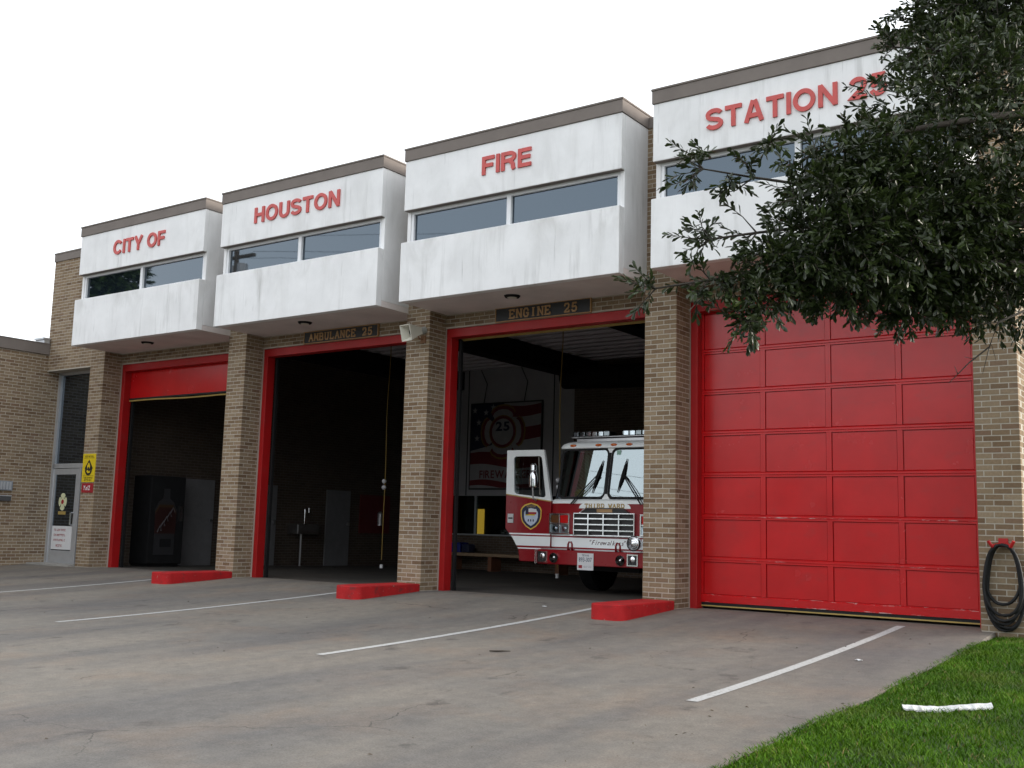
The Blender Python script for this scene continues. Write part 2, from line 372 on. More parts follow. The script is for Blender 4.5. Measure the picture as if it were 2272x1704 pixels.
def grass():
    n = 165000
    y = -11.5 + 11.6 * rng.random(n) ** .9; x = 17.995 + (rng.random(n) ** 1.25) * 4.2
    keep = (x > 18.0 + .05 * np.abs(rng.normal(size=n)) * 0 - .02); x, y = x[keep], y[keep]; n = len(x)
    clump = .6 + .4 * np.sin(x * 5 + np.sin(y * 3)) * np.sin(y * 4.3 + x)
    z = np.array([lz(a, b) for a, b in zip(x, y)]) - .005
    h = (.022 + .034 * rng.random(n)) * (.75 + .35 * clump); a = rng.random(n) * 2 * np.pi; wd = .0022 + .0025 * rng.random(n)
    ln = h * (.35 + .9 * rng.random(n)); a2 = rng.random(n) * 2 * np.pi
    b0 = np.stack([x - np.cos(a) * wd, y - np.sin(a) * wd, z], 1); b1 = np.stack([x + np.cos(a) * wd, y + np.sin(a) * wd, z], 1)
    mx, my = x + np.cos(a2) * ln * .4, y + np.sin(a2) * ln * .4
    m0 = np.stack([mx - np.cos(a) * wd * .8, my - np.sin(a) * wd * .8, z + h * .65], 1); m1 = np.stack([mx + np.cos(a) * wd * .8, my + np.sin(a) * wd * .8, z + h * .65], 1)
    tp = np.stack([x + np.cos(a2) * ln, y + np.sin(a2) * ln, z + h], 1)
    V = np.stack([b0, b1, m1, m0, tp], 1).reshape(-1, 3); o = np.arange(n)[:, None] * 5
    F = np.concatenate([o + np.array([[0, 1, 2]]), o + np.array([[0, 2, 3]]), o + np.array([[3, 2, 4]])])
    r = np.clip(.45 * clump + .62 * rng.random(n) - .12, 0, 1); r[rng.random(n) > .975] = 1
    me = np_mesh('grass', V, F, BLADE, np.concatenate([r, r, r]))
    tag(link('grass', me), 'short bright green lawn grass beside the concrete driveway', 'grass', kind='stuff')
grass()

# ------------------------------------------------------------------ fire station
FS = empty('fire_station', (9, 0, 0), 'brick fire station with four white concrete boxes over red framed bays', 'fire station')
CH = .0677; MOD = .202; BL = .190; BH = .0557; BD = .092; JT = .012
brick_list = []          # (x0,x1,y0,y1,z0,z1, parent key)
def bk(x0, x1, y0, y1, z, key, zmax=99):
    z0 = z * CH + JT; z1 = z0 + BH
    if z1 > zmax: z1 = zmax
    if z1 - z0 < .012: return
    j = random.uniform(-.0014, 0)
    brick_list.append((x0, x1, y0 + (j if y0 < y1 - .05 else 0), y1, z0, z1, key))
def wall_x(x0, x1, yf, z0, z1, key):       # face towards -Y, face plane y = yf
    c0 = int(round(z0 / CH)); c1 = int(math.ceil(z1 / CH))
    for c in range(c0, c1):
        x = x0 - (MOD / 2 if c % 2 else 0)
        while x < x1 - .02:
            a, b = max(x, x0), min(x + BL, x1)
            if b - a > .02: bk(a, b, yf, yf + BD, c, key, z1)
            x += MOD
def wall_y(y0, y1, xf, z0, z1, key, face=1):
    c0 = int(round(z0 / CH)); c1 = int(math.ceil(z1 / CH))
    for c in range(c0, c1):
        y = y0 - (MOD / 2 if c % 2 else 0)
        while y < y1 - .02:
            a, b = max(y, y0), min(y + BL, y1)
            if b - a > .02:
                bk(*((xf - BD, xf) if face > 0 else (xf, xf + BD)), a, b, c, key, z1)
            y += MOD
cores = {}
def core(key, name, *boxes):
    b = MB()
    for q in boxes: b.box(*q)
    cores[key] = b.build(name, MORTAR, FS); return cores[key]
RC = .0016
for i in range(5):
    x0 = P * i - (.12 if i == 4 else 0); x1 = x0 + PW
    if i == 4: x1 = 18.36
    key = 'pier%d' % i
    core(key, 'brick_pier', (x0 + RC, x1 - RC, RC, .62, -.12, ZC - .002))
    n = int(ZC / CH)
    for c in range(-1, n + 1):
        if c % 2 == 0:
            x = x1
            while x > x0 + .02:
                bk(max(x - BL, x0), x, 0, BD, c, key, ZC); x -= MOD
            ys = [(BD + JT, .294), (.304, LINT)] if i < 4 else []
        else:
            bk(x1 - BD, x1, 0, BL, c, key, ZC)
            x = x1 - BD - JT
            while x > x0 + .02:
                bk(max(x - BL, x0), x, 0, BD, c, key, ZC); x -= MOD
            ys = [(MOD, LINT - .03), (LINT - .02, LINT)] if i < 4 else []
        for a, b_ in ys:
            bk(x1 - BD, x1, a, b_, c, key, ZC)
            bk(x0, x0 + BD, a, b_, c, key, ZC)
# lintel walls over each bay
for i in range(4):
    a = P * i + PW; b = P * (i + 1) - (.12 if i == 3 else 0)
    core('lintel%d' % i, 'brick_lintel', (a, b, LINT + RC, .62, 4.32, ZC))
    wall_x(a, b, LINT, 4.33, ZB + .02, 'lintel%d' % i)
# tower wall over the entrance
core('tower', 'brick_tower_wall', (-1.68 + RC, RC, RC, .6, 4.25, 6.77))
wall_x(-1.68, -JT, 0, 4.26, 6.77, 'tower')
# right hand side wall
core('side', 'brick_side_wall', (18.2, 18.36 - RC, .62, 11.6, -.2, ZC - .002))
wall_y(BL + JT, 3.4, 18.36, -.1, ZC, 'side')
MB().box(18.28, 18.358, 3.4, 11.6, -.2, ZC - .004).build('side_masonry', BRICKY, FS)
# pick the 300 bricks that show largest, the rest is one part
def box_area(b):
    u = []
    for x in (b[0], b[1]):
        for y in (b[2], b[3]):
            for z in (b[4], b[5]):
                q = project((x, y, z)); u.append(q)
    us = [q[0] for q in u]; vs_ = [q[1] for q in u]
    if max(us) < 0 or min(us) > 2272 or max(vs_) < 0 or min(vs_) > 1704: return 0
    return (max(us) - min(us)) * (max(vs_) - min(vs_))
sc = []
for k_, b in enumerate(brick_list):
    a = box_area(b)
    if b[6] == 'pier4' and (b[5] > 3.8 or b[0] > 18.3): a = 0
    if b[6] not in ('pier2', 'pier3', 'pier4'): a *= .2
    if b[6] in ('pier3', 'pier2') and (b[5] > ZB or (b[0] < P * int(b[6][-1]) + .15 and b[2] > .05)): a = 0
    sc.append(a)
order = sorted(range(len(brick_list)), key=lambda q: -sc[q]); solo = set(order[:300])
bmesh_cache = {}
def unit_brick(dx, dy, dz):
    k_ = (round(dx, 3), round(dy, 3), round(dz, 3))
    if k_ not in bmesh_cache: bmesh_cache[k_] = MB().box(-k_[0] / 2, k_[0] / 2, -k_[1] / 2, k_[1] / 2, -k_[2] / 2, k_[2] / 2).mesh('brick', BRICK)
    return bmesh_cache[k_]
for q in solo:
    b = brick_list[q]; o = link('brick', unit_brick(b[1] - b[0], b[3] - b[2], b[5] - b[4]), cores[b[6]])
    o.location = ((b[0] + b[1]) / 2, (b[2] + b[3]) / 2, (b[4] + b[5]) / 2)
def brick_stuff(bl, name, parent):
    B = np.array([q[:6] for q in bl]); n = len(B)
    V = np.stack([np.stack([B[:, 0 + i], B[:, 2 + j], B[:, 4 + k_]], 1) for k_ in (0, 1) for j in (0, 1) for i in (0, 1)], 1).reshape(-1, 3)
    fq = np.array([(0, 2, 3, 1), (4, 5, 7, 6), (0, 1, 5, 4), (2, 6, 7, 3), (0, 4, 6, 2), (1, 3, 7, 5)])
    F = (np.arange(n)[:, None, None] * 8 + fq[None]).reshape(-1, 4)
    me = np_mesh(name, V, F, BRICK, np.repeat(rng.random(n), 6)); me.shade_flat(); o = link(name, me, parent); tag(o, kind='stuff'); return o
brick_stuff([b for q, b in enumerate(brick_list) if q not in solo], 'brickwork', FS)

# ---- lettering helpers
def glyph_mesh(ch, bold=.0, ext=.02, shear=0):
    cu_ = bpy.data.curves.new('t', 'FONT'); cu_.body = ch; cu_.size = 1; cu_.extrude = ext; cu_.offset = bold; cu_.shear = shear; cu_.resolution_u = 4
    ob = bpy.data.objects.new('t', cu_); COL.objects.link(ob)
    dg = bpy.context.evaluated_depsgraph_get(); me = bpy.data.meshes.new_from_object(ob.evaluated_get(dg))
    bpy.data.objects.remove(ob); bpy.data.curves.remove(cu_); return me
def text_letters(s, x0, x1, z0, h, y, mat, parent, name='letter', depth=.025, bold=.022, fn=None, joined=False, gap=.09, space=.42, shear=0):
    ms = []; wsum = 0; cap = None
    for ch in s:
        if ch == ' ': ms.append(None); wsum += space; continue
        me = glyph_mesh(ch, bold, .5, shear); co = np.empty(len(me.vertices) * 3, np.float32); me.vertices.foreach_get('co', co); co = co.reshape(-1, 3)
        ms.append((me, co)); wsum += np.ptp(co[:, 0]) + gap
        if ch in 'HEFIT25NDR7839': cap = (co[:, 1].min(), np.ptp(co[:, 1]))
    if cap is None: cap = (-.02, .75)
    wsum -= gap; sx = (x1 - x0) / wsum; sz = h / cap[1]; x = x0; J = MB(); outs = []
    fn = fn or FX(y)
    for q in ms:
        if q is None: x += space * sx; continue
        me, co = q; a = x + (co[:, 0] - co[:, 0].min()) * sx; b = z0 + (co[:, 1] - cap[0]) * sz; dd = -depth * (co[:, 2] + .5)
        V = [fn(float(a[i]), float(b[i]), float(dd[i])) for i in range(len(co))]; Fc = [tuple(p.vertices) for p in me.polygons]
        if joined: J.add(V, Fc)
        else: outs.append(MB().add(V, Fc).build(name, mat, parent))
        x += np.ptp(co[:, 0]) * sx + gap * sx; bpy.data.meshes.remove(me)
    if joined: return J.build(name, mat, parent)
    return outs
STROKES = {  # slab serif capitals on a unit box
 'A': [[(.1, 0), (.5, 1), (.9, 0)], [(.28, .36), (.72, .36)]], 'M': [[(.1, 0), (.14, 1), (.5, .3), (.86, 1), (.9, 0)]],
 'B': [[(.15, 0), (.15, 1), (.62, 1), (.8, .88), (.8, .65), (.62, .53), (.15, .53)], [(.62, .53), (.88, .4), (.88, .12), (.66, 0), (.15, 0)]],
 'U': [[(.14, 1), (.14, .25), (.3, 0), (.7, 0), (.86, .25), (.86, 1)]], 'L': [[(.18, 1), (.18, 0), (.85, 0), (.85, .22)]],
 'N': [[(.12, 0), (.12, 1), (.88, 0), (.88, 1)]], 'C': [[(.86, .75), (.68, 1), (.3, 1), (.12, .75), (.12, .25), (.3, 0), (.7, 0), (.86, .22)]],
 'E': [[(.85, .8), (.85, 1), (.15, 1), (.15, 0), (.88, 0), (.88, .2)], [(.15, .52), (.65, .52)]], 'G': [[(.86, .75), (.68, 1), (.3, 1), (.12, .75), (.12, .25), (.3, 0), (.7, 0), (.86, .2), (.86, .45), (.58, .45)]],
 'I': [[(.5, 0), (.5, 1)]], 'T': [[(.08, .8), (.08, 1), (.92, 1), (.92, .8)], [(.5, 1), (.5, 0)]], 'H': [[(.15, 0), (.15, 1)], [(.85, 0), (.85, 1)], [(.15, .5), (.85, .5)]],
 'R': [[(.15, 0), (.15, 1), (.65, 1), (.85, .85), (.85, .65), (.65, .5), (.15, .5)], [(.55, .5), (.9, 0)]], 'D': [[(.15, 0), (.15, 1), (.6, 1), (.88, .75), (.88, .25), (.6, 0), (.15, 0)]],
 'W': [[(.06, 1), (.28, 0), (.5, .7), (.72, 0), (.94, 1)]], '2': [[(.15, .75), (.25, 1), (.7, 1), (.85, .8), (.8, .55), (.15, 0), (.88, 0), (.88, .18)]],
 '5': [[(.8, 1), (.25, 1), (.2, .55), (.65, .6), (.85, .42), (.82, .15), (.6, 0), (.3, 0), (.13, .2)]]}
SERIF = {'A': [(.1, 0), (.9, 0)], 'M': [(.1, 0), (.9, 0), (.12, 1), (.88, 1)], 'N': [(.12, 0), (.12, 1), (.88, 1)], 'U': [(.14, 1), (.86, 1)], 'I': [(.5, 0), (.5, 1)], 'B': [(.12, 0), (.12, 1)], 'E': [(.12, 0), (.12, 1)], 'L': [(.18, 1)], 'T': [(.5, 0)], 'H': [(.15, 0), (.15, 1), (.85, 0), (.85, 1)], 'R': [(.15, 0), (.15, 1), (.9, 0)], 'D': [(.12, 0), (.12, 1)], 'W': [(.06, 1), (.94, 1)]}
def serif_text(s, x0, x1, z0, h, y, mat, parent, th=.16, depth=.012, name='letter', space=1.0):
    n = sum(space if c == ' ' else 1 for c in s); cw = (x1 - x0) / n; x = x0
    for c in s:
        if c == ' ': x += cw * space; continue
        b = MB(); W = cw * .8; t = th * h / 2; k_ = 0
        for st in STROKES[c]:
            for (a0, b0), (a1, b1) in zip(st[:-1], st[1:]):
                p, q = Vector((x + a0 * W, z0 + b0 * h)), Vector((x + a1 * W, z0 + b1 * h)); dv = (q - p).normalized(); nn = Vector((-dv.y, dv.x)) * t; e = dv * t * .6
                k_ += 1
                b.prism([tuple(p - e - nn), tuple(q + e - nn), tuple(q + e + nn), tuple(p - e + nn)], FX(y), -depth - k_ * .0003, 0)
        for a0, b0 in SERIF.get(c, []):
            k_ += 1; cx_, cz_ = x + a0 * W, z0 + b0 * h
            b.prism([(cx_ - .17 * W - t * .4, cz_ - t * .55), (cx_ + .17 * W + t * .4, cz_ - t * .55), (cx_ + .17 * W + t * .4, cz_ + t * .55), (cx_ - .17 * W - t * .4, cz_ + t * .55)], FX(y), -depth - k_ * .0003, 0)
        b.build(name, mat, parent); x += cw
def print_blocks(x0, x1, z0, z1, y, mat, parent, name, words, fn=None):   # unreadably small print
    b = MB(); tot = sum(words) + .6 * (len(words) - 1); s_ = (x1 - x0) / tot; x = x0; fn = fn or FX(y)
    for wd in words:
        for i in range(int(wd)):
            g0, g1 = x + (i + .08) * s_, x + (i + .86) * s_; k_ = random.choice([0, 1, 2, 3]); t = (z1 - z0)
            segs = [[(g0, z0, g0 + .25 * s_, z1), (g0 + .26 * s_, z1 - .25 * t, g1, z1), (g0 + .26 * s_, z0, g1, z0 + .22 * t)], [(g0, z0, g0 + .25 * s_, z1), (g1 - .24 * s_, z0, g1, z1), (g0 + .26 * s_, z0 + .4 * t, g1 - .25 * s_, z0 + .62 * t)], [(g0, z1 - .24 * t, g1, z1), (g0 + .28 * s_, z0, g1 - .28 * s_, z1 - .25 * t)], [(g0, z0, g0 + .25 * s_, z1), (g0 + .26 * s_, z0, g1, z0 + .24 * t)]][k_]
            for a, c, e, f in segs: b.quad(fn(a, c, -.002), fn(e, c, -.002), fn(e, f, -.002), fn(a, f, -.002))
        x += (wd + .6) * s_
    return b.build(name, mat, parent, kind='stuff')


def arc(cx, cy, rx, ry, a0, a1, n=10): return [(cx + rx * math.cos(R(a0 + (a1 - a0) * i / n)), cy + ry * math.sin(R(a0 + (a1 - a0) * i / n))) for i in range(n + 1)]
ST = .2; SH = ST / 2
SANS = {'I': (.17, [[(SH, 0), (SH, 1)]]), 'T': (.80, [[(0, 1 - SH), (.80, 1 - SH)], [(.40, 0), (.40, 1 - ST)]]),
 'H': (.84, [[(SH, 0), (SH, 1)], [(.84 - SH, 0), (.84 - SH, 1)], [(ST, .52), (.84 - ST, .52)]]),
 'F': (.72, [[(SH, 0), (SH, 1)], [(ST, 1 - SH), (.72, 1 - SH)], [(ST, .5), (.65, .5)]]),
 'E': (.76, [[(SH, 0), (SH, 1)], [(ST, 1 - SH), (.75, 1 - SH)], [(ST, .52), (.70, .52)], [(ST, SH), (.76, SH)]]),
 'N': (.84, [[(SH, 0), (SH, 1)], [(.84 - SH, 0), (.84 - SH, 1)], [(.10, .97), (.74, .03)]]),
 'A': (.92, [[(.09, 0), (.42, 1)], [(.83, 0), (.50, 1)], [(.22, .30), (.70, .30)]]),
 'Y': (.88, [[(.08, 1), (.44, .43)], [(.80, 1), (.44, .43)], [(.44, 0), (.44, .45)]]),
 'O': (1.0, [arc(.5, .5, .5 - SH, .515 - SH, 90, 450, 28)]),
 'C': (.94, [arc(.49, .5, .49 - SH, .515 - SH, 38, 322, 22)]),
 'U': (.84, [[(SH, 1)] + arc(.42, .36, .42 - SH, .375 - SH, 180, 360, 14) + [(.84 - SH, 1)]]),
 'R': (.86, [[(SH, 0), (SH, 1)], [(ST, 1 - SH), (.5, 1 - SH)] + arc(.52, .71, .25, .29 - SH, 90, -90, 12) + [(ST, .5)], [(.5, .46), (.62, .4), (.69, .28), (.70, .12), (.76, 0)]]),
 'S': (.82, [arc(.41, .735, .32, .28 - SH, 15, 180, 12)[0:] + [(.12, .62), (.2, .56), (.41, .505), (.62, .45), (.715, .37)] + arc(.41, .285, .325, .285 - SH, 0, -165, 12)]),
 '2': (.70, [arc(.35, .69, .27, .31 - SH, 175, -25, 12) + [(.50, .42), (.26, .25), (.13, .12), (.09, SH), (.70, SH)]]),
 '5': (.70, [[(.66, 1 - SH), (.20, 1 - SH), (.15, .52)] + arc(.35, .33, .265, .325 - SH, 130, -165, 14)])}
def sans_letters(s_, x0, x1, z0, h, y, mat, parent, depth=.024, gap=.13, space=.40):
    tot = sum(space if c == ' ' else SANS[c][0] + gap for c in s_) - gap; k_ = (x1 - x0) / tot; x = x0
    for c in s_:
        if c == ' ': x += space * k_; continue
        wd, strokes = SANS[c]; b = MB()
        for si, pts in enumerate(strokes):
            n = len(pts); closed = Vector(pts[0]) .__sub__(Vector(pts[-1])).length < 1e-4; L_, R_ = [], []
            for i in range(n):
                p = Vector(pts[i]); a = Vector(pts[i - 1]) if i else (Vector(pts[-2]) if closed else None); e = Vector(pts[i + 1]) if i < n - 1 else (Vector(pts[1]) if closed else None)
                d0 = (p - a).normalized() if a else (e - p).normalized(); d1 = (e - p).normalized() if e else d0; m_ = (d0 + d1).normalized(); nn = Vector((-m_.y, m_.x)); sc_ = SH / max(.5, nn.dot(Vector((-d0.y, d0.x))))
                L_.append(p + nn * sc_); R_.append(p - nn * sc_)
            d_ = depth + si * .0006; f = lambda q, dd: (x + q.x * k_, y - dd, z0 + q.y * h)
            V = [f(q, d_) for q in L_] + [f(q, d_) for q in R_] + [f(q, .0) for q in L_] + [f(q, .0) for q in R_]; F = []
            for i in range(n - 1): F += [(i, i + 1, i + 1 + n, i + n), (i, i + 2 * n, i + 1 + 2 * n, i + 1), (i + n, i + 1 + n, i + 1 + 3 * n, i + 3 * n)]
            if not closed: F += [(0, n, 3 * n, 2 * n), (n - 1, 3 * n - 1, 4 * n - 1, 2 * n - 1)]
            b.add(V, F)
        b.build('letter', mat, parent); x += (wd + gap) * k_

# ---- white concrete boxes with windows, copings and lettering
TXT = ['CITY OF', 'HOUSTON', 'FIRE', 'STATION 25']
TX = [(1.69, 3.35, 6.33), (5.93, 8.06, 6.365), (11.08, 11.99, 6.365), (14.81, 17.17, 6.32)]
for i in range(4):
    xl = P * i + PW + .018; xr = P * (i + 1) + .02
    if i == 3: xr = 18.02
    MB().box(xl, xl + .07, -.67, LINT - .004, ZB + .1, ZC).build('box_side_wall', WHITE_C, FS, bevel=.006); MB().box(xr - .07, xr, -.67, LINT - .004, ZB + .1, ZC).build('box_side_wall', WHITE_C, FS, bevel=.006)
    b = MB(); b.box(xl, xr, YP + .004, LINT - .004, ZB, ZB + .098); b.build('box_soffit', SOFFIT, FS)
    MB().box(xl - .001, xr + .001, YP, -.672, ZB - .004, ZP).build('parapet', WHITE_C, FS, bevel=.008)
    fa = MB().box(xl - .001, xr + .001, YF, -.672, ZF, ZC - .002).build('fascia', WHITE_C, FS, bevel=.008)
    b = MB(); b.box(xl - .016, xr + .016, YF - .02, LINT, ZC, ZT - .03); b.box(xl - .026, xr + .026, YF - .032, LINT, ZT - .03, ZT)
    b.build('coping', COPING, FS, bevel=.006)
    sans_letters(TXT[i], TX[i][0], TX[i][1], TX[i][2], .29, YF - .001, LETTER, fa)
    wf = MB(); x0, x1 = xl + .072, xr - .072; xm = (x0 + x1) / 2; fy0, fy1 = -.655, -.59
    MB().box(xl + .01, xr - .01, YF + .004, -.664, ZF - .007, ZF - .001).build('fascia_underside', COPING, FS)
    wf.box(x0, x0 + .05, fy0, fy1, ZP - .05, ZF + .12); wf.box(x1 - .05, x1, fy0, fy1, ZP - .05, ZF + .12); wf.box(xm - .038, xm + .038, fy0 - .004, fy1, ZP - .05, ZF + .1)
    wf.box(x0 + .05, xm - .038, fy0, fy1, ZF - .05, ZF + .1); wf.box(xm + .038, x1 - .05, fy0, fy1, ZF - .05, ZF + .1)
    wf.box(x0 + .05, xm - .038, fy0, fy1, ZP - .03, ZP + .012); wf.box(xm + .038, x1 - .05, fy0, fy1, ZP - .03, ZP + .012)
    wo_ = wf.build('window', WFRAME, FS)
    for a, c in ((x0 + .05, xm - .038), (xm + .038, x1 - .05)):
        MB().box(a, c, -.612, -.600, ZP + .012, ZF - .05).build('pane', GLASS, wo_)
    MB().box(xl + .07, xr - .07, -.3, -.28, ZB + .1, ZC).build('box_partition', DARK, FS)
    xc = (xl + xr) / 2 - .15
    so = MB().disc((xc, -.3, ZB + .002), .13, (0, 0, -1), .03, 20, 0, .11).build('soffit_light', DARK, FS)
    MB().disc((xc, -.3, ZB - .03), .075, (0, 0, -1), .006, 16).build('lens', BEIGE, so)
# tower and roof copings
b = MB(); b.box(-1.70, .51, -.02, .6, 6.77, 6.94); b.box(-1.71, .512, -.03, .6, 6.94, 6.97); b.build('tower_coping', COPING, FS)
for i in range(1, 5): MB().box(P * i - (.12 if i == 4 else 0) + .04, P * i + PW - .002, -.012, .62, ZC + .001, ZT - .05).build('pier_coping', COPING, FS)
b = MB(); b.box(18.19, 18.38, .62, 11.7, ZC, ZT - .05); b.build('side_coping', COPING, FS)
MB().box(-1.6, 18.2, .621, 11.6, 6.4, 6.6).build('roof', DARK, FS)

# ---- red door frames and overhead doors
for i in range(4):
    a = P * i + PW + .002; b_ = P * (i + 1) - (.122 if i == 3 else .002)
    f = MB(); f.box(a, a + .105, .452, .64, -.02, 4.17); f.box(b_ - .105, b_, .452, .64, -.02, 4.17); f.box(a, b_, .45, .64, 4.17, 4.318)
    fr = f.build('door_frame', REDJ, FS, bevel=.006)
    MB().box(a + .106, a + .15, .66, .72, 0, 4.16).build('door_track', BLACK, FS); MB().box(b_ - .15, b_ - .106, .66, .72, 0, 4.16).build('door_track', BLACK, FS)
def overhead_door(i, zbot, ztop, label):
    a = P * i + PW + .108; b_ = P * (i + 1) - (.23 if i == 3 else .108)
    H_ = .585; W_ = (b_ - a) / 4
    base = MB().box(a, b_, .618, .65, zbot, ztop).build('overhead_door', RED, FS, label=label)
    nrow = int(math.ceil((ztop - zbot - .02) / H_))
    for r in range(nrow):
        z0 = zbot + r * H_; z1 = min(z0 + H_, ztop)
        lo = .10 if r == 0 else .03
        MB().prism([(.588, z0 + .004), (.617, z0 + .004), (.617, z0 + lo + .012), (.600, z0 + lo + .012), (.588, z0 + lo)], lambda q, z, dd: (dd, q, z), a, b_).build('rail', RED, base)
        if z1 - .03 > z0 + lo + .05:
            MB().prism([(.588, z1 - .028), (.617, z1 - .028), (.617, z1 + .001), (.592, z1 + .001), (.588, z1 - .004)], lambda q, z, dd: (dd, q, z), a, b_).build('rail', RED, base)
            for c in range(5):
                x = a + c * W_; h = .035
                xa, xb = max(x - h, a), min(x + h, b_)
                MB().box(xa, xb, .5905, .617, z0 + lo + .013, z1 - .029).build('stile', RED, base)
            for c in range(4):
                pz0, pz1 = z0 + lo + .02, z1 - .036; pa, pb = a + c * W_ + .044, a + (c + 1) * W_ - .044
                tilt = random.uniform(-.0022, .0022); ti2 = random.uniform(-.0015, .0015)
                p = MB(); y = .606
                p.add([(pa, y + tilt, pz0), (pb, y + tilt, pz0), (pb, y + ti2, pz1), (pa, y + ti2, pz1), (pa - .006, .6175, pz0 - .006), (pb + .006, .6175, pz0 - .006), (pb + .006, .6175, pz1 + .006), (pa - .006, .6175, pz1 + .006)],
                      [(0, 1, 2, 3), (4, 5, 1, 0), (5, 6, 2, 1), (6, 7, 3, 2), (7, 4, 0, 3)]); p.build('panel', RED, base)
    MB().box(a, b_, .60, .645, zbot - .035, zbot).build('rubber_seal', BLACK, base)
    MB().box(a, b_, .597, .64, zbot - .054, zbot - .036).build('yellow_edge', YEL, base)
    return base
overhead_door(3, .085, 4.18, 'closed red panelled overhead door')
a0, b0 = P * 0 + PW + .108, P - .108
od = MB().box(a0, b0, .61, .65, 3.6, 4.169).build('overhead_door', RED, FS, label='partly raised red overhead door')
MB().box(a0, b0, .60, .645, 3.565, 3.6).build('rubber_seal', BLACK, od); MB().tube([(a0 + (b0 - a0) * t, .615 , 3.545 - .02 * t + .008 * math.sin(t * 9)) for t in [k_ / 12 for k_ in range(13)]], .017, 6).build('yellow_edge', YEL, od)
for i in (1, 2):
    a0, b0 = P * i + PW + .15, P * (i + 1) - .15
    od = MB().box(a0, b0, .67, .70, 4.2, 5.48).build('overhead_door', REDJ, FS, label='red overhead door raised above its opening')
    if i == 2: MB().box(a0 - .03, b0 + .03, .70, .74, 4.15, 4.19).build('yellow_edge', YEL, od)
# ---- apparatus room
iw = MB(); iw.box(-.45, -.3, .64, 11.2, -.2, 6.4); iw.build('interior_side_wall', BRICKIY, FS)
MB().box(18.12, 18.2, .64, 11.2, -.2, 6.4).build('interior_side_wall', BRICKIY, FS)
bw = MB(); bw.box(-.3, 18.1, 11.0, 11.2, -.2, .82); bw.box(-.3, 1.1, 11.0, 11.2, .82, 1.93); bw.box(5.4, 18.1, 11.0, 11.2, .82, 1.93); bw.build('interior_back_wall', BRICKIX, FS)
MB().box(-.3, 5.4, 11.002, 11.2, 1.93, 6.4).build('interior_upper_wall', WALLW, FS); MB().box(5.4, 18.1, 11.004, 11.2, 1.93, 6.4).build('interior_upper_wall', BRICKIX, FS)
for x in (1.8, 4.75): MB().box(x - .015, x + .015, 10.99, 11.0, 1.94, 5.6).build('wall_joint', DARK, FS)
MB().tube([(5.6, 10.2, 5.0), (18, 10.2, 4.6)], .3, 14).build('air_duct', DARK, FS)
MB().box(-.3, 18.1, .66, 11.0, 5.62, 5.7).build('ceiling', DECK, FS)
for k_ in range(22): MB().box(-.3, 18.1, .95 + k_ * .46, 1.13 + k_ * .46, 5.5, 5.62).build('ceiling_rib', DECK, FS)
for x in (1.4, 5.9, 10.4, 14.9): MB().box(x - .22, x + .22, .66, 11.0, 5.0, 5.5).build('roof_beam', DARK, FS)
iwn = MB()
for x in (1.1, 2.15, 3.65, 4.5): iwn.box(x, x + .05, 10.96, 11.05, .86, 1.93)
iwn.box(1.1, 5.4, 10.96, 11.05, .82, .86); iwn = iwn.build('interior_window', ALU, FS)
OFFG = glass_clear('office_glass', (.6, .62, .6), -.03)
for x0_, x1_ in ((1.15, 2.15), (2.2, 3.65), (3.7, 4.5), (4.55, 5.4)): MB().box(x0_, x1_, 11.0, 11.01, .86, 1.93).build('pane', OFFG, iwn)
of = MB(); of.box(.9, 5.6, 12.2, 12.25, .3, 2.2); of.box(.85, .9, 11.2, 12.25, .3, 2.2); of.box(5.6, 5.65, 11.2, 12.25, .3, 2.2); of.box(.85, 5.65, 11.2, 12.25, 2.2, 2.25); of.box(.85, 5.65, 11.2, 12.25, .25, .3); of.build('office_walls', DARK, FS); MB().box(1.36, 1.62, 12.12, 12.15, .8, 1.58).build('lit_doorway', LAMPY, FS)
for y0, y1, lb in ((2.8, 3.75, 'wide grey door'), (5.0, 5.76, 'grey door'), (7.55, 8.45, 'grey door')):
    dz = -.0125 * (y0 - .6)
    dd = MB().box(-.3, -.26, y0, y1, dz, 2.03 + dz).build('interior_door', simple('shaded_grey_door', (.15, .15, .155), .6), FS); MB().box(-.26, -.20, y1 - .1, y1 - .06, 1.0, 1.08).build('handle', STEEL, dd)  # door grey darkened to carry the shade of the bay
# ---- entrance
MB().box(-1.675, -1.6, .41, 11.6, -.2, 6.4).build('lobby_side_wall', DARK, FS); MB().box(-1.6, -.46, 1.6, 1.7, -.2, 6.4).build('lobby_back_wall', DARK, FS); MB().box(-1.6, -.46, .6, 1.6, 4.3, 4.4).build('lobby_ceiling', DARK, FS)
en = MB(); EY = .3; ex0, ex1 = -1.646, -.02
en.box(ex0, ex0 + .09, EY, EY + .1, 0, 4.25); en.box(ex1 - .06, ex1, EY, EY + .1, 0, 4.25); en.box(ex0 + .06, ex1 - .06, EY, EY + .1, 2.10, 2.20); en.box(ex0 + .06, ex1 - .06, EY, EY + .1, 4.19, 4.25); en.box(-.56, -.5, EY, EY + .1, 0, 2.1)
eo = en.build('entrance_frame', ALU, FS)
MB().box(ex0 + .06, ex1 - .06, EY + .05, EY + .06, 2.2, 4.19).build('pane', GLASS, eo); MB().box(-.5, ex1 - .06, EY + .05, EY + .06, 0, 2.1).build('pane', GLASS, eo)
dr = MB(); dx0, dx1 = ex0 + .065, -.565; dr.box(dx0, dx0 + .1, EY + .01, EY + .06, .03, 2.09); dr.box(dx1 - .13, dx1, EY + .01, EY + .06, .03, 2.09); dr.box(dx0 + .1, dx1 - .13, EY + .01, EY + .06, 1.96, 2.09); dr.box(dx0 + .1, dx1 - .13, EY + .01, EY + .06, .03, .30)
do = dr.build('entrance_door', ALU, FS)
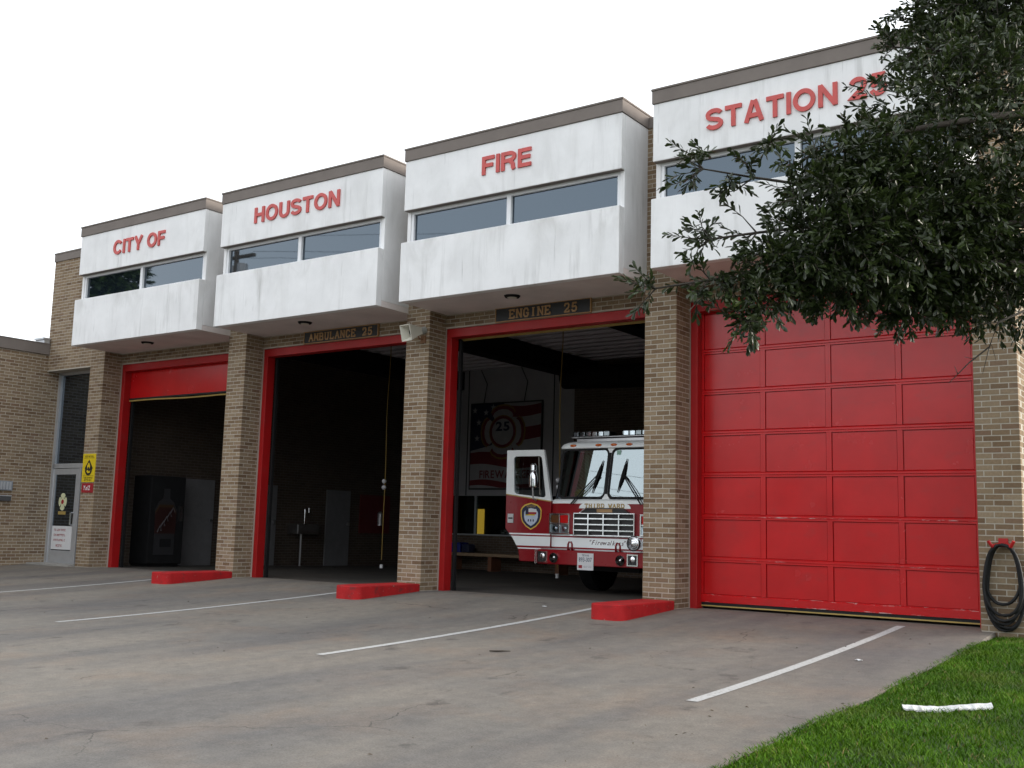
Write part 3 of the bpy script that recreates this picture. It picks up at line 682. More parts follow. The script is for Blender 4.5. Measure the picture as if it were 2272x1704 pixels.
MB().box(dx0 + .1, dx1 - .13, EY + .03, EY + .04, .30, 1.96).build('pane', GLASS, do)
MB().tube([(dx1 - .12, EY, 1.12), (dx1 - .12, EY - .06, 1.12), (dx1 - .12, EY - .06, .86), (dx1 - .12, EY, .86)], .014, 8).build('handle', CHROME, do)
MB().box(dx0 + .11, dx1 - .14, EY + .022, EY + .028, .32, .83).build('notice', PRINTW, do)
for z, wd in ((.72, [2, 3, 5]), (.61, [2, 8]), (.5, [9, 1]), (.38, [5])):
    wl = .22 if len(wd) > 1 else .12; print_blocks(-1.16 - wl, -1.16 + wl, z, z + .045, EY + .021, PRINTR, do, 'notice_text', wd)
def cross_poly(cx, cz, r, n=8, flare=.42, waist=.16):
    pts = []
    for k_ in range(4):
        a = math.pi / 2 * k_ + math.pi / 2
        for t, rr in ((-.70, .42), (-.66, .9), (-.5, .97), (-.25, 1.0), (0, 1.0), (.25, 1.0), (.5, .97), (.66, .9), (.70, .42)):
            q = a + t; pts.append((cx + r * rr * math.cos(q), cz + r * rr * math.sin(q)))
    return pts
MB().prism([(-1.15 + (x_ + 1.15) * .8, 1.36 + (z_ - 1.36) * 1.0) for x_, z_ in cross_poly(-1.15, 1.36, .19)], FX(EY + .028), -.006, 0).build('emblem_decal', simple('decal_cream', (.6, .6, .38), .6), do)
MB().prism([(-1.15 + .05 * math.cos(t), 1.36 + .05 * math.sin(t)) for t in [k_ * math.pi / 6 for k_ in range(12)]], FX(EY + .021), -.002, 0).build('emblem_centre', PRINTR, do)
MB().box(-1.29, -1.01, EY + .02, EY + .028, 1.08, 1.15).build('decal_strip', YEL, do)
MB().box(-1.75, -.05, -.12, .5, -.06, .028).build('door_step', simple('step_concrete', (.3, .29, .27), .9, 0, .15, 5, .3), FS)

# ------------------------------------------------------------------ low brick wing on the left
WG = empty('brick_wing', (-3, -4, 0), 'low brick wing wall with brown metal coping left of the entrance', 'brick wall')
wc = MB(); wc.box(-4.2, -1.65 - RC, -9, .7, -.5, 4.63); wcore = wc.build('wing_core', MORTAR, WG)
brick_list2 = brick_list[:]; brick_list.clear(); wall_y(-3.4, .29, -1.65, -.2, 4.63, 'wing')
wb = list(brick_list); brick_list.clear()
wsc = sorted(range(len(wb)), key=lambda q: -box_area(wb[q]))[:240]; ws_ = set(q for q in wsc if box_area(wb[q]) > 0)
for q in ws_:
    b = wb[q]; o = link('brick', unit_brick(b[1] - b[0], b[3] - b[2], b[5] - b[4]), wcore); o.location = ((b[0] + b[1]) / 2, (b[2] + b[3]) / 2, (b[4] + b[5]) / 2)
brick_stuff([b for q, b in enumerate(wb) if q not in ws_], 'brickwork', WG)
MB().box(-1.75, -1.646, -9, -3.42, -.5, 4.62).build('wing_masonry', BRICKY, WG)
b = MB(); b.box(-4.25, -1.60, -9.05, -.012, 4.63, 4.86); b.box(-4.25, -1.59, -9.06, -.012, 4.86, 4.88); b.build('wing_coping', COPING, WG)
b = MB(); b.box(-1.95, -1.6, -.16, -.03, 4.881, 4.96); b.box(-1.95, -1.58, -.2, -.03, 4.96, 5.0); b.build('flashing', ALU, WG)

# ------------------------------------------------------------------ signs and fittings on the building
def plaque(s, x0, x1, z0, z1, label):
    t = empty('name_plaque', ((x0 + x1) / 2, LINT - .03, z0), label, 'sign')
    MB().box(x0, x1, LINT - .035, LINT - .003, z0, z1).build('board', SIGNB, t)
    f = MB(); e = .014; y0, y1 = LINT - .045, LINT - .004
    f.box(x0 - e, x1 + e, y0, y1, z1, z1 + e); f.box(x0 - e, x1 + e, y0, y1, z0 - e, z0); f.box(x0 - e, x0, y0, y1, z0, z1); f.box(x1, x1 + e, y0, y1, z0, z1); f.build('frame', BRASS, t)
    m = (x1 - x0) * (.07 if len(s) > 10 else .15); serif_text(s, x0 + m, x1 - m * .75, z0 + .035, (z1 - z0) - .075, LINT - .035, BRASS, t, .2, .012, 'letter', 1.6 if len(s) < 10 else 1.0)
plaque('AMBULANCE 25', 6.15, 7.98, 4.33, 4.53, 'dark plaque with brass letters AMBULANCE 25 over the second bay')
plaque('ENGINE 25', 10.565, 12.345, 4.335, 4.54, 'dark plaque with brass letters ENGINE 25 over the fire engine bay')
t = empty('caution_sign', (.25, 0, 1.77), 'yellow sign with a black diamond symbol on the left brick pier', 'sign')
MB().box(.02, .475, -.014, -.004, 1.77, 2.37).build('plate', PRINTY, t, bevel=.002)
b = MB(); b.prism([(.10, 2.06), (.25, 2.25), (.40, 2.06), (.25, 1.93)], FX(-.0145), -.001, 0); b.build('diamond', PRINTB, t)
MB().prism([(.25 + .125 * math.cos(a), 2.03 + .12 * math.sin(a)) for a in [k_ * math.pi / 9 for k_ in range(18)]], FX(-.0165), -.001, 0).build('disc', PRINTB, t)
MB().prism([(.20, 2.12), (.25, 2.19), (.30, 2.12), (.29, 2.05), (.25, 2.10), (.21, 2.05)], FX(-.0185), -.001, 0).build('figure', PRINTY, t)
MB().prism([(.18, 2.0), (.22, 2.03), (.27, 1.99), (.32, 2.02), (.3, 1.97), (.23, 1.955)], FX(-.0185), -.001, 0).build('hands', PRINTY, t)
b = MB()
for z in (1.9, 2.275): b.quad((.05, -.0152, z), (.445, -.0152, z), (.445, -.0152, z + .006), (.05, -.0152, z + .006))
b.build('rule', PRINTB, t)
print_blocks(.1, .4, 2.295, 2.33, -.0145, PRINTB, t, 'print', [4, 3, 3]); print_blocks(.09, .41, 1.845, 1.88, -.0145, PRINTB, t, 'print', [4, 2, 4]); print_blocks(.12, .38, 1.795, 1.83, -.0145, PRINTB, t, 'print', [5, 3])
t = empty('red_sign', (.25, 0, 1.55), 'small red sign with white script under the yellow sign', 'sign')
MB().box(.045, .45, -.012, -.004, 1.55, 1.745).build('plate', PRINTR, t)
text_letters('Yo!2', .12, .34, 1.60, .1, -.0125, PRINTW, t, 'print', .003, .03, shear=.25)
# loudspeaker on the third pier
t = empty('loudspeaker', (9.4, -.1, 4.1), 'beige square horn loudspeaker on the pier between the open bays', 'loudspeaker')
dirv = Vector((-.22, -.94, -.24)).normalized(); c0 = Vector((9.36, -.14, 4.2)); sx_ = dirv.cross(Vector((0, 0, 1))).normalized(); sz_ = sx_.cross(dirv)
def sq(c, r, k_=1.0): return [c + sx_ * r * a + sz_ * r * b * k_ for a, b in ((-1, -1), (1, -1), (1, 1), (-1, 1))]
h = MB(); L0 = c0 - dirv * .05; L1 = c0 + dirv * .25
h.loft([sq(L0, .055), sq(L0 + dirv * .12, .08), sq(L1, .135), sq(L1, .122), sq(L0 + dirv * .13, .06)], True); h.build('horn', BEIGE, t)
MB().loft([sq(L0 + dirv * .13, .06), sq(L0 + dirv * .11, .02)], True).disc(L0 + dirv * .15, .066, dirv, .03, 16).build('throat_shade', DARK, t)  # dark disc and funnel stand in for the shade inside the horn
MB().tube([L0 - dirv * .10, L0 + dirv * .01], [.06, .058], 14).build('driver', simple('horn_driver', (.3, .3, .28), .5), t)
MB().box(9.33, 9.43, -.03, -.004, 4.02, 4.14).tube([(9.38, -.02, 4.08), (9.37, -.12, 4.08), (9.38, -.15, 4.17)], .014, 6).build('bracket', simple('rusty_bracket', (.2, .1, .05), .8), t)
# intercom panel and letter box on the wing wall
t = empty('intercom_panel', (-1.65, -.75, 1.57), 'grey ribbed metal intercom panel on the left wing wall', 'intercom')
MB().box(-1.648, -1.60, -.98, -.60, 1.565, 1.765).build('housing', simple('grey_metal', (.28, .31, .35), .5, .3), t, bevel=.006)
for k_ in range(5): MB().box(-1.60, -1.594, -.95 + k_ * .068, -.905 + k_ * .068, 1.585, 1.745).build('louvre', ALU, t)
t = empty('mail_slot', (-1.65, -.75, 1.33), 'small dark box mounted below the intercom panel', 'box')
MB().box(-1.648, -1.58, -.95, -.625, 1.335, 1.45).build('box_body', simple('dark_grey_metal', (.08, .08, .085), .5, .3), t, bevel=.005); MB().box(-1.582, -1.574, -.95, -.62, 1.44, 1.462).build('lid', ALU, t)
# hose coil on its rack at the right hand pier
t = empty('hose_rack', (18.15, -.03, .95), 'red metal hose rack screwed to the right hand brick pier', 'hose rack')
b = MB(); b.box(18.10, 18.2, -.03, -.004, .96, 1.06); b.build('bracket', REDJ, t)
for s_ in (-1, 1): MB().tube([(18.15 + .04 * s_, -.02, .99), (18.15 + .1 * s_, -.14, .97), (18.15 + .135 * s_, -.15, 1.03)], .02, 8).build('hook', REDJ, t)
t = empty('hose', (18.15, -.08, 0), 'black rubber hose coiled in loops on the red rack', 'hose')
hb = MB(); pts = []
for k_ in range(7):
    wd = .19 - .012 * (k_ % 3) + random.uniform(-.008, .008); zb_ = [.03, .06, .10, .2, .04, .32, .14][k_]; yo = -.05 - .022 * (k_ % 4)
    for j in range(28):
        a = math.pi / 2 - 2 * math.pi * j / 28; q = (math.sin(a) + 1) / 2
        wv = wd * (1 + .14 * math.exp(-((q - .25) / .3) ** 2)); x = 18.15 + .02 * math.sin(k_ * 2.1) * (1 - q) + wv * math.copysign(abs(math.cos(a)) ** .8, math.cos(a)); z = zb_ + (.985 - zb_) * q
        pts.append((x, yo - .012 * math.sin(3 * a + k_), z))
hb.tube(pts, .0185, 8); hb.build('hose_coil', BLACK, t, smooth=True)

# red kerbs in front of the piers
for i in (1, 2, 3):
    x0, x1 = P * i, P * i + PW; yo = -1.45; r_ = .13; poly = [(x0, -.003), (x0, yo + r_)]
    for k_ in range(1, 6): a = math.pi + k_ / 6 * math.pi / 2; poly.append((x0 + r_ + r_ * math.cos(a), yo + r_ + r_ * math.sin(a)))
    poly.append((x0 + r_, yo)); poly.append((x1 - r_, yo))
    for k_ in range(1, 6): a = -math.pi / 2 + k_ / 6 * math.pi / 2; poly.append((x1 - r_ + r_ * math.cos(a), yo + r_ + r_ * math.sin(a)))
    poly += [(x1, yo + r_), (x1, -.003)]
    o = MB().prism(poly, lambda a, b, dd: (a, b, dd), -.16, .115).build('wheel_kerb', REDK, bevel=.016)
    tag(o, ['', 'red painted wedge kerb at the pier between the first and second bays', 'red painted wedge kerb at the pier below the loudspeaker', 'red painted wedge kerb at the pier left of the closed door'][i], 'kerb', 'red kerbs in front of the piers')

# things inside the bays
t = empty('vending_machine', (-.05, 1.95, 0), 'dark drink vending machine with a bottle picture inside the first bay', 'vending machine')
z0 = -.016; MB().box(-.28, .36, 1.5, 2.42, z0 + .06, 2.0).build('cabinet', DARK, t, bevel=.02); MB().box(-.26, .3, 1.54, 2.38, z0, z0 + .06).build('plinth', BLACK, t)
fp = FP(.362); cy = 1.92; VB = simple('bottle_picture', (.022, .022, .025), .6); VL = simple('bottle_label', (.022, .004, .003), .6)  # bottle and label colours darkened to carry the dimness of the bay
bp_ = [(cy - .27, .25), (cy + .27, .25), (cy + .27, .95), (cy + .29, 1.25), (cy + .2, 1.42), (cy + .09, 1.5), (cy + .08, 1.72), (cy - .08, 1.72), (cy - .09, 1.5), (cy - .2, 1.42), (cy - .29, 1.25), (cy - .27, .95)]
MB().prism(bp_, fp, 0, .003).build('front_graphic', VB, t)
MB().prism([(cy - .275, .72), (cy + .275, .72), (cy + .285, 1.2), (cy + .18, 1.36), (cy - .18, 1.36), (cy - .285, 1.2)], fp, .0035, .005).build('label_graphic', VL, t)
MB().prism([(cy - .285, 1.2), (cy - .18, 1.36), (cy + .18, 1.36), (cy + .285, 1.2), (cy + .28, 1.15), (cy + .17, 1.30), (cy - .17, 1.30), (cy - .28, 1.15)], fp, .0055, .007).build('label_band', simple('label_gold', (.04, .02, .005), .6), t)
for k_ in range(5): MB().tube([(.37, cy - .2 + k_ * .08, .75 + k_ * .105), (.37, cy - .13 + k_ * .08, .9 + k_ * .1), (.37, cy - .1 + k_ * .085, .78 + k_ * .105)], .014, 5).build('script_stroke', simple('shaded_script', (.06, .055, .06), .6), t)  # white script darkened the same way, bay shade in its colour
MB().box(.36, .385, 2.28, 2.36, 1.0, 1.35).build('coin_panel', STEEL, t); MB().box(.36, .372, 1.8, 2.1, .42, .6).build('delivery_slot', BLACK, t)
t = empty('extinguisher_board', (-.3, 9.4, .8), 'red board with an extinguisher on the side wall of the second bay', 'extinguisher board')
MB().box(-.298, -.27, 8.86, 10.1, .8, 1.87).build('board', simple('dull_red_board', (.1, .008, .01), .7), t); MB().tube([(-.19, 9.6, 1.02), (-.19, 9.6, 1.36), (-.19, 9.6, 1.42)], [.07, .07, .03], 12).build('extinguisher', simple('extinguisher_silver', (.6, .6, .62), .3, .8), t)
t = empty('utility_sink', (-.1, 6.6, 0), 'steel utility sink with a riser pipe on the brick side wall', 'sink')
MB().box(-.298, .1, 6.2, 6.95, .75, 1.0).build('basin', STEEL, t, bevel=.02); MB().tube([(-.1, 6.5, -.07), (-.1, 6.5, .75)], .03, 8).build('leg', STEEL, t); MB().tube([(-.25, 6.75, 1.0), (-.25, 6.75, 1.4), (-.1, 6.75, 1.42), (-.1, 6.75, 1.3)], .018, 8).build('tap', CHROME, t)
for k_, (x, lb) in enumerate(((5.02, 'yellow power cord hanging from the ceiling in the second bay'), (9.5, 'yellow power cord hanging beside the open fire engine door'))):
    t = empty('power_cord', (x, 4, 5.4), lb, 'cord', 'yellow ceiling cords')
    MB().tube([(x + .03 * math.sin(q * 2.2) * (1 - q / 5.2), 4, 5.5 - q) for q in [j * .4 for j in range(14)]], .011, 6).build('cable', simple('shaded_yellow_cable', (.2, .125, .012), .6), t)  # darker yellow puts the gloom under the ceiling into the cable
    for z in (1.84, 1.97): MB().ellips((x - .02, 4, z), .05, .05, .05).build('stop_ball', simple('ball_grey', (.6, .6, .63), .4), t)
    MB().tube([(x, 4, .2), (x, 4, .12)], .035, 10).build('plug', PRINTW, t)
t = empty('bench', (4, 10.3, -.12), 'long wooden bench along the back wall of the bay', 'bench')
MB().box(1.3, 7.0, 10.0, 10.6, .27, .35).build('seat', WOOD, t)
for x in (2.0, 3.35, 5.5): MB().box(x, x + .12, 10.05, 10.5, -.14, .27).build('leg', simple('bench_leg', (.2, .08, .04), .7), t)
o = MB().box(1.75, 2.35, 10.1, 10.5, .352, .62).build('storage_bin', BLUE, bevel=.02); tag(o, 'blue storage bin standing on the wooden bench', 'bin')
o = MB().box(2.4, 2.65, 10.1, 10.4, .352, .58).build('folded_bag', NAVY, bevel=.03); tag(o, 'dark blue bag lying on the bench beside the bin', 'bag')
# banner
BPW = simple('shaded_white_print', (.3, .29, .3), .7); BPR = simple('shaded_red_print', (.13, .008, .012), .7); BPN = simple('shaded_navy_print', (.008, .01, .035), .7); BPY = simple('shaded_gold_print', (.2, .12, .02), .7)  # banner prints darkened, the dimness at the back wall painted in
t = empty('banner', (3.2, 10.9, 2.14), 'flag banner with a fire department cross hung on the white back wall', 'banner')
BX0, BX1, BZ0, BZ1, BY = 1.98, 4.38, 2.14, 4.52, 10.93
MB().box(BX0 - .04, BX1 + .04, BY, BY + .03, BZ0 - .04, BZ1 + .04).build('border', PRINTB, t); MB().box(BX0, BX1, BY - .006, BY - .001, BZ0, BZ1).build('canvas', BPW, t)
def wavy(zc, th, amp, x0, x1, ph):
    xs = [x0 + (x1 - x0) * k_ / 16 for k_ in range(17)]; top = [(x, min(zc + th / 2 + amp * math.sin((x - BX0) * 2.3 + ph), BZ1 - .01)) for x in xs]; bot = [(x, max(zc - th / 2 + amp * math.sin((x - BX0) * 2.3 + ph + .25), BZ0 + .01)) for x in xs]
    return bot + top[::-1]
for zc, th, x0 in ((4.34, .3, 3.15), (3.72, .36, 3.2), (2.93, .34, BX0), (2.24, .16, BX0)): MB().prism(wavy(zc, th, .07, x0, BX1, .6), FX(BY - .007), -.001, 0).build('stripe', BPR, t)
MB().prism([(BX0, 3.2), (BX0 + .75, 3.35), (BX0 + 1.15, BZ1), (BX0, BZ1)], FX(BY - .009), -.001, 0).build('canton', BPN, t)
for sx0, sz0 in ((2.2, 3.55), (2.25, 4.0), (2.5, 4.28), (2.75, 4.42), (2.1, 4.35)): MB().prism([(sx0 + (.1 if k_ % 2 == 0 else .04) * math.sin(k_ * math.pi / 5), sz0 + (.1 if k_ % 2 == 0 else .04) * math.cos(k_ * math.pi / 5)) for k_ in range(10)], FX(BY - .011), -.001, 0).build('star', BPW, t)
cx_, cz_ = 3.1, 3.72
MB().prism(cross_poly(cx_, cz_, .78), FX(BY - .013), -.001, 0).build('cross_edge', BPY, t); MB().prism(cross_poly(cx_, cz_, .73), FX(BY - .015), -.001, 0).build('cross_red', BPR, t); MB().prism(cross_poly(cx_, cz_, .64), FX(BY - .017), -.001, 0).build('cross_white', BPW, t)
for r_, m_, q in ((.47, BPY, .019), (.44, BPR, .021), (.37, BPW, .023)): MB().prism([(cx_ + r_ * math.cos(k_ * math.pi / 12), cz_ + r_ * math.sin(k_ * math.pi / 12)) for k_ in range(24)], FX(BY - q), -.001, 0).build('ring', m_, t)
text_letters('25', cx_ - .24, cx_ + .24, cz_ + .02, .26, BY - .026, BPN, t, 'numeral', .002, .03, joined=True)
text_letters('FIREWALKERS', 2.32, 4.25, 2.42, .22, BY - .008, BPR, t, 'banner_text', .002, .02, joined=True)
for x in (2.4, 3.8): MB().tube([(x, BY, BZ1 + .03), (x + .1, BY, 5.1), (x - .05, BY - .1, 5.5)], .012, 5).build('hanging_rope', BLACK, t)

# ------------------------------------------------------------------ fire engine
TXC = 11.52; FE = empty('fire_engine', (TXC, 5.5, -.05), 'red and white fire engine parked in the third bay with its door open', 'fire engine')
def ring(h, yf, z, r=.26, yb=5.3, n=6, part=None):
    pts = [(-h, yb), (-h, yf + .9)] + [(-h + r - r * math.cos(k_ / n * math.pi / 2), yf + r - r * math.sin(k_ / n * math.pi / 2)) for k_ in range(n + 1)]
    pts = pts + [(-x, y) for x, y in pts[::-1]]
    if part == 'L': pts = [p for p in pts if p[0] < 0 and p[1] < yf + .5]
    if part == 'R': pts = [p for p in pts if p[0] > 0 and p[1] < yf + .5]
    return [(TXC + x, y, z) for x, y in pts]
HW = 1.17
auto_smooth(MB().loft([ring(HW, 2.32, .50), ring(HW, 2.30, .74)]).build('cab_skirt', REDT, FE))
auto_smooth(MB().loft([ring(HW + .003, 2.297, .74), ring(HW + .003, 2.295, .905)]).build('white_stripe', WHT, FE))
auto_smooth(MB().loft([ring(HW, 2.30, .905), ring(HW, 2.30, .93), ring(HW, 2.30, .962)]).build('red_pinstripe', REDT, FE))
auto_smooth(MB().loft([ring(HW + .004, 2.294, .93), ring(HW + .004, 2.294, .955)]).build('white_pinstripe', WHT, FE))
auto_smooth(MB().loft([ring(HW, 2.30, .955), ring(HW, 2.30, 1.48)]).build('cab_body', REDT, FE))
auto_smooth(MB().loft([ring(HW, 2.298, 1.48), ring(HW - .005, 2.30, 1.53), ring(HW - .03, 2.33, 1.555), ring(HW - .06, 2.40, 1.56)]).build('cab_belt', WHT, FE))
MB().prism([(-.47, 1.40), (.47, 1.40), (.36, 1.485), (-.36, 1.485)][::1], lambda a, b, dd: (TXC + a, 2.296 + dd, b), -.004, .02).build('nose_panel', WHT, FE)
MB().loft([[(TXC - .40 - .10 * math.cos(k_ * math.pi / 12), 2.2915, 1.40 + .082 * math.sin(k_ * math.pi / 12)) for k_ in range(7)], [(TXC + .40 + .10 * math.cos(k_ * math.pi / 12), 2.2915, 1.40 + .082 * math.sin(k_ * math.pi / 12)) for k_ in range(7)]]).build('nose_curve', WHT, FE)
serif_text('THIRD WARD', TXC - .385, TXC + .40, 1.415, .06, 2.2905, GOLD, FE, .24, .004, 'nose_letter', .8)
# windscreen frame: pillars, header, centre post
WB, WT, YB_, YT_ = 1.565, 2.43, 2.335, 2.50
for s_ in 'LR': auto_smooth(MB().loft([ring(HW - .055, YB_, WB, .22, part=s_), ring(HW - .14, YT_, WT, .2, part=s_)]).build('corner_window', GLASS, FE))
for s_ in (-1, 1): MB().loft([[(TXC + s_ * (HW - .055), 2.84, WB), (TXC + s_ * (HW - .055), 5.3, WB)], [(TXC + s_ * (HW - .14), 2.99, WT), (TXC + s_ * (HW - .14), 5.3, WT)]]).build('cab_side', DARK if s_ < 0 else REDT, FE)
def ws_pt(x, z, off=0): q = (z - WB) / (WT - WB); return (TXC + x, YB_ + (YT_ - YB_) * q - off, z)
def rounded(x0, x1, z0, z1, r):
    p = []
    for cx, cz, a0 in ((x1 - r, z0 + r, -90), (x1 - r, z1 - r, 0), (x0 + r, z1 - r, 90), (x0 + r, z0 + r, 180)):
        for k_ in range(6): a = R(a0 + 18 * k_); p.append((cx + r * math.cos(a), cz + r * math.sin(a)))
    return p
for s_ in (-1, 1):
    x0, x1 = (-.97, -.022) if s_ < 0 else (.022, .97)
    outer = rounded(x0 - .0, x1, WB, WT, .1); inner = rounded(x0 + .035, x1 - .03, WB + .035, WT - .03, .085); n = len(outer)
    g = MB(); g.add([ws_pt(a, b, .012) for a, b in outer] + [ws_pt(a, b, .012) for a, b in inner] + [ws_pt(a, b, -.01) for a, b in outer] + [ws_pt(a, b, -.01) for a, b in inner],
        [(i, (i + 1) % n, (i + 1) % n + n, i + n) for i in range(n)] + [(i, i + 2 * n, (i + 1) % n + 2 * n, (i + 1) % n) for i in range(n)] + [(i + n, (i + 1) % n + n, (i + 1) % n + 3 * n, i + 3 * n) for i in range(n)])
    gk = g.build('windscreen_gasket', BLACK, FE)
    MB().add([ws_pt(a, b, .002) for a, b in inner], [tuple(range(n))]).build('windscreen', WSHIELD, gk)
b = MB(); b.prism([(-.075, WB - .01), (.075, WB - .01), (.02, WB + .10), (.02, WT - .12), (.075, WT + .01), (-.075, WT + .01), (-.02, WT - .12), (-.02, WB + .10)], lambda a, z, dd: ws_pt(a, z, .008 - dd), 0, .03); b.build('centre_post', WHT, FE)
MB().prism([(-.018, WB + .08), (.018, WB + .08), (.018, WT - .08), (-.018, WT - .08)], lambda a, z, dd: ws_pt(a, z, .02 - dd), 0, .02).build('post_strip', BLACK, FE)
MB().box(TXC + .12, TXC + .2, 2.475, 2.478, 2.31, 2.39).build('windscreen_sticker', simple('sticker_green', (.3, .5, .42), .6), FE)
# roof
rr = [ring(HW - .13, 2.49, WT - .004, .22), ring(HW - .085, 2.44, 2.435, .24), ring(HW - .08, 2.435, 2.47, .25), ring(HW - .11, 2.47, 2.52, .25), ring(HW - .17, 2.55, 2.555, .25), ring(HW - .3, 2.8, 2.572, .2)]
rf = MB().loft(rr); top = rr[-1]; rf.add(top, [tuple(range(len(top)))]); auto_smooth(rf.build('cab_roof', WHT, FE), 50)
for x in (-.73, -.22, .08, .38, .73): o = MB().ellips((TXC + x, 2.437, 2.482), .065, .02, .024, 12, 6).build('marker_light', AMBER, FE, smooth=True)
lb = MB().box(TXC - .95, TXC + .95, 2.72, 3.02, 2.64, 2.665); lb.box(TXC - .8, TXC + .8, 2.66, 3.06, 2.56, 2.62); lbo = lb.build('light_bar', STEEL, FE, bevel=.008)
for k_ in range(15):
    if k_ in (6, 7): continue
    x = -.93 + k_ * .126
    m_ = MB().box(TXC + x, TXC + x + .112, 2.735, 3.0, 2.667, 2.752).build('lamp_module', [LENS, LENS][0], lbo, bevel=.008)
    MB().box(TXC + x + .012, TXC + x + .1, 2.76, 2.97, 2.675, 2.745).build('lamp_reflector', CHROME if k_ % 5 else simple('grey_module', (.2, .2, .21), .4), lbo)
# grille
gf = MB(); gx0, gx1, gz0, gz1, gy = -.585, .60, .935, 1.325, 2.24
for a0, a1, c0, c1 in ((gx0, gx1, gz0, gz0 + .022), (gx0, gx1, gz1 - .022, gz1), (gx0, gx0 + .022, gz0 + .022, gz1 - .022), (gx1 - .022, gx1, gz0 + .022, gz1 - .022)): gf.box(TXC + a0, TXC + a1, gy, 2.31, c0, c1)
go = gf.build('grille', CHROME, FE, bevel=.006); MB().box(TXC + gx0 + .02, TXC + gx1 - .02, 2.288, 2.299, gz0 + .02, gz1 - .02).build('grille_mesh', PRINTB, go)
for k_ in range(1, 4): z = gz0 + (gz1 - gz0) * k_ / 4; MB().box(TXC + gx0 + .022, TXC + gx1 - .022, gy + .006, 2.27, z - .010, z + .010).build('grille_bar', CHROME, go)
for k_ in range(1, 4): x = gx0 + (gx1 - gx0) * k_ / 4; MB().box(TXC + x - .010, TXC + x + .010, gy + .001, 2.265, gz0 + .022, gz1 - .022).build('grille_bar', CHROME, go)
b = MB(); b.prism([(-.45, 1.327), (.47, 1.327), (.36, 1.398), (-.34, 1.398)], lambda a, z, dd: (TXC + a, 2.29 + dd, z), -.006, 0); gt = b.build('grille_crown', PRINTB, go); MB().prism([(-.14, 1.335), (.16, 1.335), (.16, 1.39), (-.14, 1.39)], lambda a, z, dd: (TXC + a, 2.28 + dd, z), -.006, 0).build('name_badge', BRASS, go)
b = MB()
for (a0, z0_), (a1, z1_) in (((-.48, 1.325), (-.36, 1.40)), ((-.36, 1.40), (.38, 1.40)), ((.38, 1.40), (.5, 1.325))): b.tube([(TXC + a0, 2.275, z0_), (TXC + a1, 2.275, z1_)], .011, 6)
b.build('crown_trim', CHROME, go)
# head lamps
for s_ in (-1, 1):
    c = s_ * .885 + .01; bz = MB()
    for a0, a1, c0, c1 in ((-.205, .205, .955, .98), (-.205, .205, 1.285, 1.31), (-.205, -.18, .98, 1.285), (.18, .205, .98, 1.285), (-.18, .18, 1.12, 1.14), (-.012, .012, .98, 1.12), (-.012, .012, 1.14, 1.285)): bz.box(TXC + c + a0, TXC + c + a1, 2.255, 2.31, c0, c1)
    hb_ = bz.build('headlight', CHROME, FE, bevel=.005)
    MB().box(TXC + c - .18, TXC + c + .18, 2.29, 2.299, .98, 1.285).build('lamp_bowl', STEEL, hb_)
    for q, m_ in ((-1, AMBER if s_ < 0 else REDL), (1, REDL if s_ < 0 else AMBER)): MB().box(TXC + c + .095 * q - .08, TXC + c + .095 * q + .08, 2.265, 2.285, 1.145, 1.28).build('signal_lens', simple('dark_amber', (.12, .05, .02), .2) if m_ is AMBER else m_, hb_, bevel=.01)
    for q in (-1, 1): MB().box(TXC + c + .095 * q - .08, TXC + c + .095 * q + .08, 2.262, 2.268, .985, 1.115).build('lamp_glass', LENS, hb_); MB().ellips((TXC + c + .095 * q, 2.285, 1.05), .06, .018, .05).build('bulb_reflector', CHROME, hb_, smooth=True)
# bumper
def bring(z, ins=0): 
    pts = [(-1.2 + ins, 2.75), (-1.2 + ins, 2.17)] + [(-1.2 + ins + .12 - .12 * math.cos(k_ * math.pi / 8), 2.12 + ins - .12 * math.sin(k_ * math.pi / 8)) for k_ in range(5)]
    return [(TXC + x, y, z) for x, y in pts + [(-x, y) for x, y in pts[::-1]]]
bm = MB().loft([bring(.45, .01), bring(.46), bring(.685), bring(.695, .01)]); tp = bring(.695, .01); bm.add(tp, [tuple(range(len(tp)))]); bm.add(bring(.45, .01), [tuple(range(len(tp)))[::-1]])
bo = auto_smooth(bm.build('bumper', REDT, FE))
MB().box(TXC - 1.1, TXC + 1.1, 2.06, 2.3, .697, .715).build('bumper_tread', STEEL, FE)
for x in (-1.03, .71):
    q = MB(); x0, x1 = TXC + x - .10, TXC + x + .10; z0_, z1_ = .475, .665
    q.box(x0, x1, 1.985, 2.01, z0_, z0_ + .02); q.box(x0, x1, 1.985, 2.01, z1_ - .02, z1_); q.box(x0, x0 + .02, 1.985, 2.01, z0_ + .02, z1_ - .02); q.box(x1 - .02, x1, 1.985, 2.01, z0_ + .02, z1_ - .02)
    f_ = q.build('bumper_light', CHROME, bo); MB().box(x0 + .02, x1 - .02, 1.994, 1.999, z0_ + .02, z1_ - .02).build('light_recess', PRINTB, f_); MB().ellips((TXC + x, 1.995, .58), .055, .014, .06).build('bulb', CHROME, f_, smooth=True)
for x in (-.79, .49):
    f_ = MB().tube([(TXC + x, 2.0, .56), (TXC + x, 1.97, .56), (TXC + x, 1.965, .56), (TXC + x, 1.99, .56)], [.075, .085, .078, .05], 18, cap=False).build('air_horn', CHROME, bo, smooth=True); MB().disc((TXC + x, 1.995, .56), .055, (0, -1, 0), .003, 16).build('horn_throat', PRINTB, f_)
    MB().ellips((TXC + x, 1.985, .56), .025, .02, .025).build('horn_button', CHROME, f_)
pl = MB().box(TXC - .325, TXC - .015, 1.985, 1.992, .38, .655).build('license_plate', PRINTW, bo)
